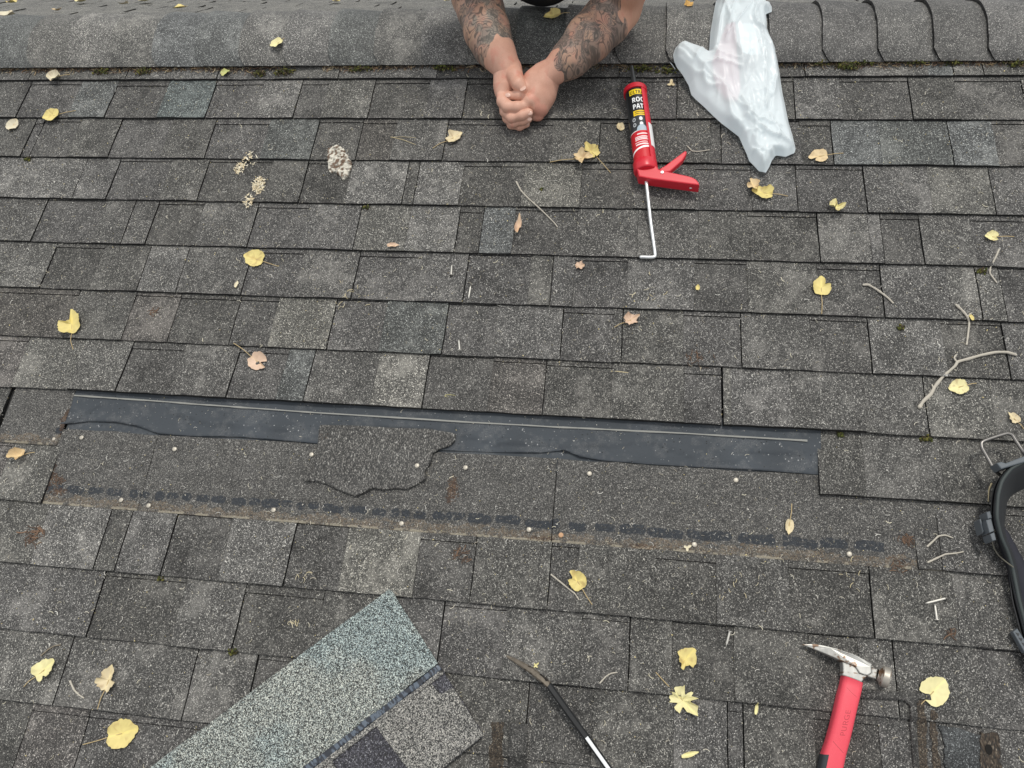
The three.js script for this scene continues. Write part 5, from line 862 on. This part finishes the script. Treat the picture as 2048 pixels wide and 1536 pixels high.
nail('loose nail, head down, above the bare underlayment', 920, 702, 918, 680, nA);
nail('bright loose nail below the bare strip, left of the hammer', 1459, 1263, 1452, 1292, nA);
nail('loose nail with another lying across its top, left of the tool belt', 1872, 1240, 1868, 1208, nA);
nail('dark nail lying across the top of another, left of the tool belt', 1890, 1197, 1850, 1207, nB);

// ------------------------------------------------------------------ plant litter, straw heaps, moss
{
  const R = rng(2024), G = [];
  const fibre = (bend) => { const c = new THREE.CatmullRomCurve3([V3(-0.5, 0, 0), V3(-0.15, 0.02, bend * 0.5), V3(0.2, 0.02, bend * 0.45), V3(0.5, 0, -bend * 0.3)]); return new THREE.TubeGeometry(c, 6, 0.062, 4, false); };
  const spots = (n, f) => { const r = []; let guard = 0; while (r.length < n && guard++ < n * 30) { const u = lerp(-2.0, 1.15, R()), v = lerp(-1.85, -0.1, R()); if (f(u, v)) r.push([u, v]); } return r; };
  const bare = (u, v) => v < -1.0 && v > -1.09 && u > -1.16 && u < 0.4;
  const dens = (u, v) => (0.35 + 0.9 * smooth(0.35, 0.7, fbm(u * 5, v * 5, 77, 3))) > R() && (!bare(u, v) || R() < 0.35) && (v > -1.26 || R() < 0.9);
  const litter = new THREE.Group(); litter.name = 'plant_litter'; litter.userData = { kind: 'stuff', label: 'pale needles, fibres and seed flecks scattered over the shingles' }; place(litter, 0, 0, 0); scene.add(litter);
  const M = new THREE.Matrix4(), q = new THREE.Quaternion(), C = new THREE.Color();
  const scatter = (name, g, list, size, cols, ay = 1) => { const im = new THREE.InstancedMesh(g, std(1, 1, 1, 0.85), list.length); im.name = name; im.castShadow = im.receiveShadow = true; list.forEach(([u, v, k = 1, dh = 0], i) => { const s = size() * k; q.setFromEuler(new THREE.Euler((R() - 0.5) * 0.5, R() * 6.283, (R() - 0.5) * 0.25)); M.compose(V3(u, surf(u, v) + 0.0008 + dh, -v), q, V3(s, Math.min(s, 0.009) * ay, s)); im.setMatrixAt(i, M); const c = cols[R() * cols.length | 0], f = 0.7 + 0.5 * R(); im.setColorAt(i, C.setRGB(c[0] * f, c[1] * f, c[2] * f)); }); im.userData.kind = 'stuff'; litter.add(im); };
  const pale = [[0.6, 0.56, 0.47], [0.7, 0.68, 0.63], [0.45, 0.41, 0.33], [0.6, 0.58, 0.54], [0.72, 0.67, 0.52]];
  scatter('plant_fibre', fibre(0.3), spots(2400, dens), () => 0.0045 + 0.008 * R() * R(), pale);
  scatter('plant_fibre', fibre(0.06), spots(3600, dens), () => 0.003 + 0.009 * R() * R() * R(), pale);
  scatter('seed_fleck', new THREE.IcosahedronGeometry(0.5, 0).scale(1, 0.4, 0.62), spots(9000, dens), () => 0.0014 + 0.0034 * R() * R() * R(), [[0.62, 0.58, 0.48], [0.66, 0.64, 0.58], [0.6, 0.5, 0.25], [0.5, 0.47, 0.42]]);
  const clump = (x, y, n, sp, k, dh = 0) => { const c = at(x, y, 0.006), r = []; for (let i = 0; i < n; i++) { const a = R() * 6.28, d = sp * Math.sqrt(R()) * (0.4 + R()); r.push([c.u + Math.cos(a) * d, c.v + Math.sin(a) * d * 0.8, k * (0.7 + 0.6 * R()), dh * R()]); } return r; };
  scatter('brown_needle', fibre(0.15), [...clump(922, 1108, 26, 0.02, 1), ...clump(70, 1068, 36, 0.025, 1), ...clump(1900, 1268, 12, 0.008, 1), ...clump(1010, 770, 24, 0.02, 0.9), ...clump(1395, 715, 26, 0.03, 0.8), ...clump(308, 622, 14, 0.012, 0.8), ...clump(115, 960, 40, 0.012, 0.7), ...clump(1815, 1080, 40, 0.012, 0.7), ...clump(1800, 1130, 30, 0.02, 0.7)], () => 0.009 + 0.008 * R(), [[0.13, 0.085, 0.06], [0.18, 0.11, 0.07], [0.1, 0.068, 0.05]]);
  scatter('straw_bit', fibre(0.2), [...clump(835, 795, 6, 0.05, 1), ...clump(1310, 590, 8, 0.06, 0.8), ...clump(610, 1150, 10, 0.022, 0.7), ...clump(700, 590, 18, 0.05, 0.8), ...clump(1480, 1165, 10, 0.05, 0.7), ...clump(1720, 1150, 8, 0.05, 0.7), ...clump(590, 1245, 8, 0.012, 0.8)], () => 0.008 + 0.007 * R(), [[0.58, 0.5, 0.32], [0.6, 0.54, 0.4]]);
  // debris in the groove under the ridge cap
  const groove = []; for (let i = 0; i < 1900; i++) { const u = lerp(-1.8, 0.95, R()); if (fbm(u * 6, 2, 5, 3) > 0.34 * (0.5 + 0.8 * R())) groove.push([u, -0.088 - 0.022 * R() * R(), 0.5 + 0.6 * R(), 0.004 * R()]); }
  scatter('brown_needle', fibre(0.2), groove, () => 0.008 + 0.008 * R(), [[0.12, 0.07, 0.045], [0.2, 0.12, 0.07], [0.08, 0.055, 0.04], [0.3, 0.22, 0.12], [0.45, 0.38, 0.26]]);
}
{ // moss
  const R = rng(61), moss = new THREE.Group(); moss.name = 'moss'; moss.userData = { kind: 'stuff', label: 'green and brown moss tufts in the groove under the ridge and along course edges' }; place(moss, 0, 0, 0); scene.add(moss);
  const tuft = []; const add = (x, y, n, su, sv, hgt) => { const c = at(x, y, 0.008); for (let i = 0; i < n; i++) { const du = (R() + R() - 1) * su, dv = (R() + R() - 1) * sv; tuft.push([c.u + du, c.v + dv, 0.5 + 0.8 * R(), hgt * R() * (1 - Math.abs(du) / su * 0.7)]); } };
  for (const [x, y, n, su] of [[1693, 136, 160, 0.03], [1722, 128, 140, 0.04], [1790, 122, 160, 0.04], [1830, 125, 120, 0.03], [1905, 128, 60, 0.02], [2030, 130, 70, 0.03], [720, 142, 90, 0.035], [890, 138, 90, 0.035], [570, 148, 80, 0.03], [520, 150, 50, 0.02], [290, 147, 60, 0.025], [205, 147, 50, 0.025], [1640, 128, 50, 0.03], [1280, 140, 70, 0.04], [1330, 145, 60, 0.04]]) add(x, y, n, su, 0.012, 0.012);
  for (const [x, y, n, su] of [[1853, 877, 40, 0.012], [1682, 868, 20, 0.01], [1966, 542, 36, 0.012], [1801, 655, 22, 0.008], [733, 415, 14, 0.012], [55, 318, 20, 0.01], [465, 1304, 22, 0.012], [320, 1157, 12, 0.008], [1085, 380, 5, 0.006]]) add(x, y, n, su, 0.006, 0.006);
  const g = new THREE.IcosahedronGeometry(1, 0), im = new THREE.InstancedMesh(g, std(1, 1, 1, 1), tuft.length), M = new THREE.Matrix4(), q = new THREE.Quaternion(), C = new THREE.Color(), cols = [[0.05, 0.06, 0.015], [0.09, 0.1, 0.02], [0.04, 0.035, 0.015], [0.13, 0.12, 0.03], [0.06, 0.045, 0.025]];
  im.name = 'moss_tuft'; im.castShadow = im.receiveShadow = true;
  tuft.forEach(([u, v, k, h], i) => { q.setFromEuler(new THREE.Euler(R() * 6, R() * 6, R() * 6)); M.compose(V3(u, surf(u, v) + h + 0.001, -v), q, V3(0.0022 * k, 0.0032 * k, 0.0022 * k)); im.setMatrixAt(i, M); im.setColorAt(i, C.setRGB(...cols[R() * cols.length | 0])); });
  im.userData.kind = 'stuff'; moss.add(im);
}
{ // straw heap and grey clump
  const R = rng(88);
  const heap = (name, label, cat, x, y, pieces) => { const c = onH(x, y), t = thing(name, label, cat, c.u, c.v, c.h); for (const [pn, g, m] of pieces(c)) part(pn, g, m, t); return t; };
  const sliver = (L, w, h) => { const g = new THREE.BoxGeometry(L, h, w, 4, 1, 1), p = g.attributes.position; for (let i = 0; i < p.count; i++) { const s = Math.abs(p.getX(i)) / L * 2; p.setZ(i, p.getZ(i) * (1 - 0.75 * s * s)); p.setY(i, p.getY(i) + 0.002 * s * s); } g.computeVertexNormals(); return g; };
  const straw = [std(0.74, 0.66, 0.48, 0.85), std(0.66, 0.55, 0.37, 0.85), std(0.8, 0.74, 0.6, 0.85)];
  for (const [x, y, n, sp, lab] of [[519, 372, 110, 0.021, 'pale splintered straw heap left of the centre, the larger one'], [480, 337, 55, 0.015, 'small crumbled straw heap just above the larger one'], [500, 318, 26, 0.022, 'few scattered straw pieces above the straw heaps'], [497, 402, 32, 0.016, 'little row of straw bits just below the larger heap']])
    heap('straw_heap', lab, 'straw heap', x, y, () => { const r = []; for (let i = 0; i < n; i++) { const L = 0.004 + 0.018 * R() * R() * R() + 0.004 * R(), g = sliver(L, 0.0014 + 0.0026 * R() * R(), 0.0009), a = R() * 6.28, d = sp * Math.sqrt(R()); g.rotateZ((R() - 0.5) * 0.5); g.rotateY(n === 110 ? 0.6 + (R() - 0.5) * 2.4 : R() * 6.28); g.translate(Math.cos(a) * d * 0.8, 0.001 + 0.004 * R() * (1 - d / sp), Math.sin(a) * d * 1.2); r.push(['straw', g, straw[i % 3]]); } return r; });
  heap('lichen_clump', 'ragged grey white clump of dry plant matter left of the centre', 'lichen clump', 680, 326, (c) => {
    const pts = pxPoly([[656, 296], [672, 289], [684, 296], [690, 308], [700, 316], [705, 330], [696, 338], [692, 356], [684, 358], [678, 350], [668, 346], [658, 350], [653, 340], [658, 326], [654, 312]], 0.008);
    const g = patch(pts.map(([u, v], i) => [u + (hash(i, 3) - 0.5) * 0.012, v + (hash(i, 4) - 0.5) * 0.012]), 0.0022, c, (u, v, d) => c.h + 0.003 + 0.005 * smooth(0, 0.01, d) * (0.2 + noise(u * 160, v * 160, 3)) + 0.006 * Math.pow(noise(u * 330, v * 330, 5), 2), (u, v) => c.h - 0.001, (u, v) => [u, v], (u, v) => { const n = fbm(u * 190, v * 190, 9, 3), k = n > 0.52 ? 1.15 : n > 0.42 ? 0.6 : 0.16, w = 0.75 + 0.5 * hash(u * 900, v * 900); return n > 0.42 ? [0.56 * k * w, 0.53 * k * w, 0.46 * k * w] : [0.15 * w, 0.1 * w, 0.07 * w]; });
    return [['clump', g, new THREE.MeshStandardMaterial({ vertexColors: true, roughness: 1, side: THREE.DoubleSide })]];
  });
}


renderer.render(scene, camera);
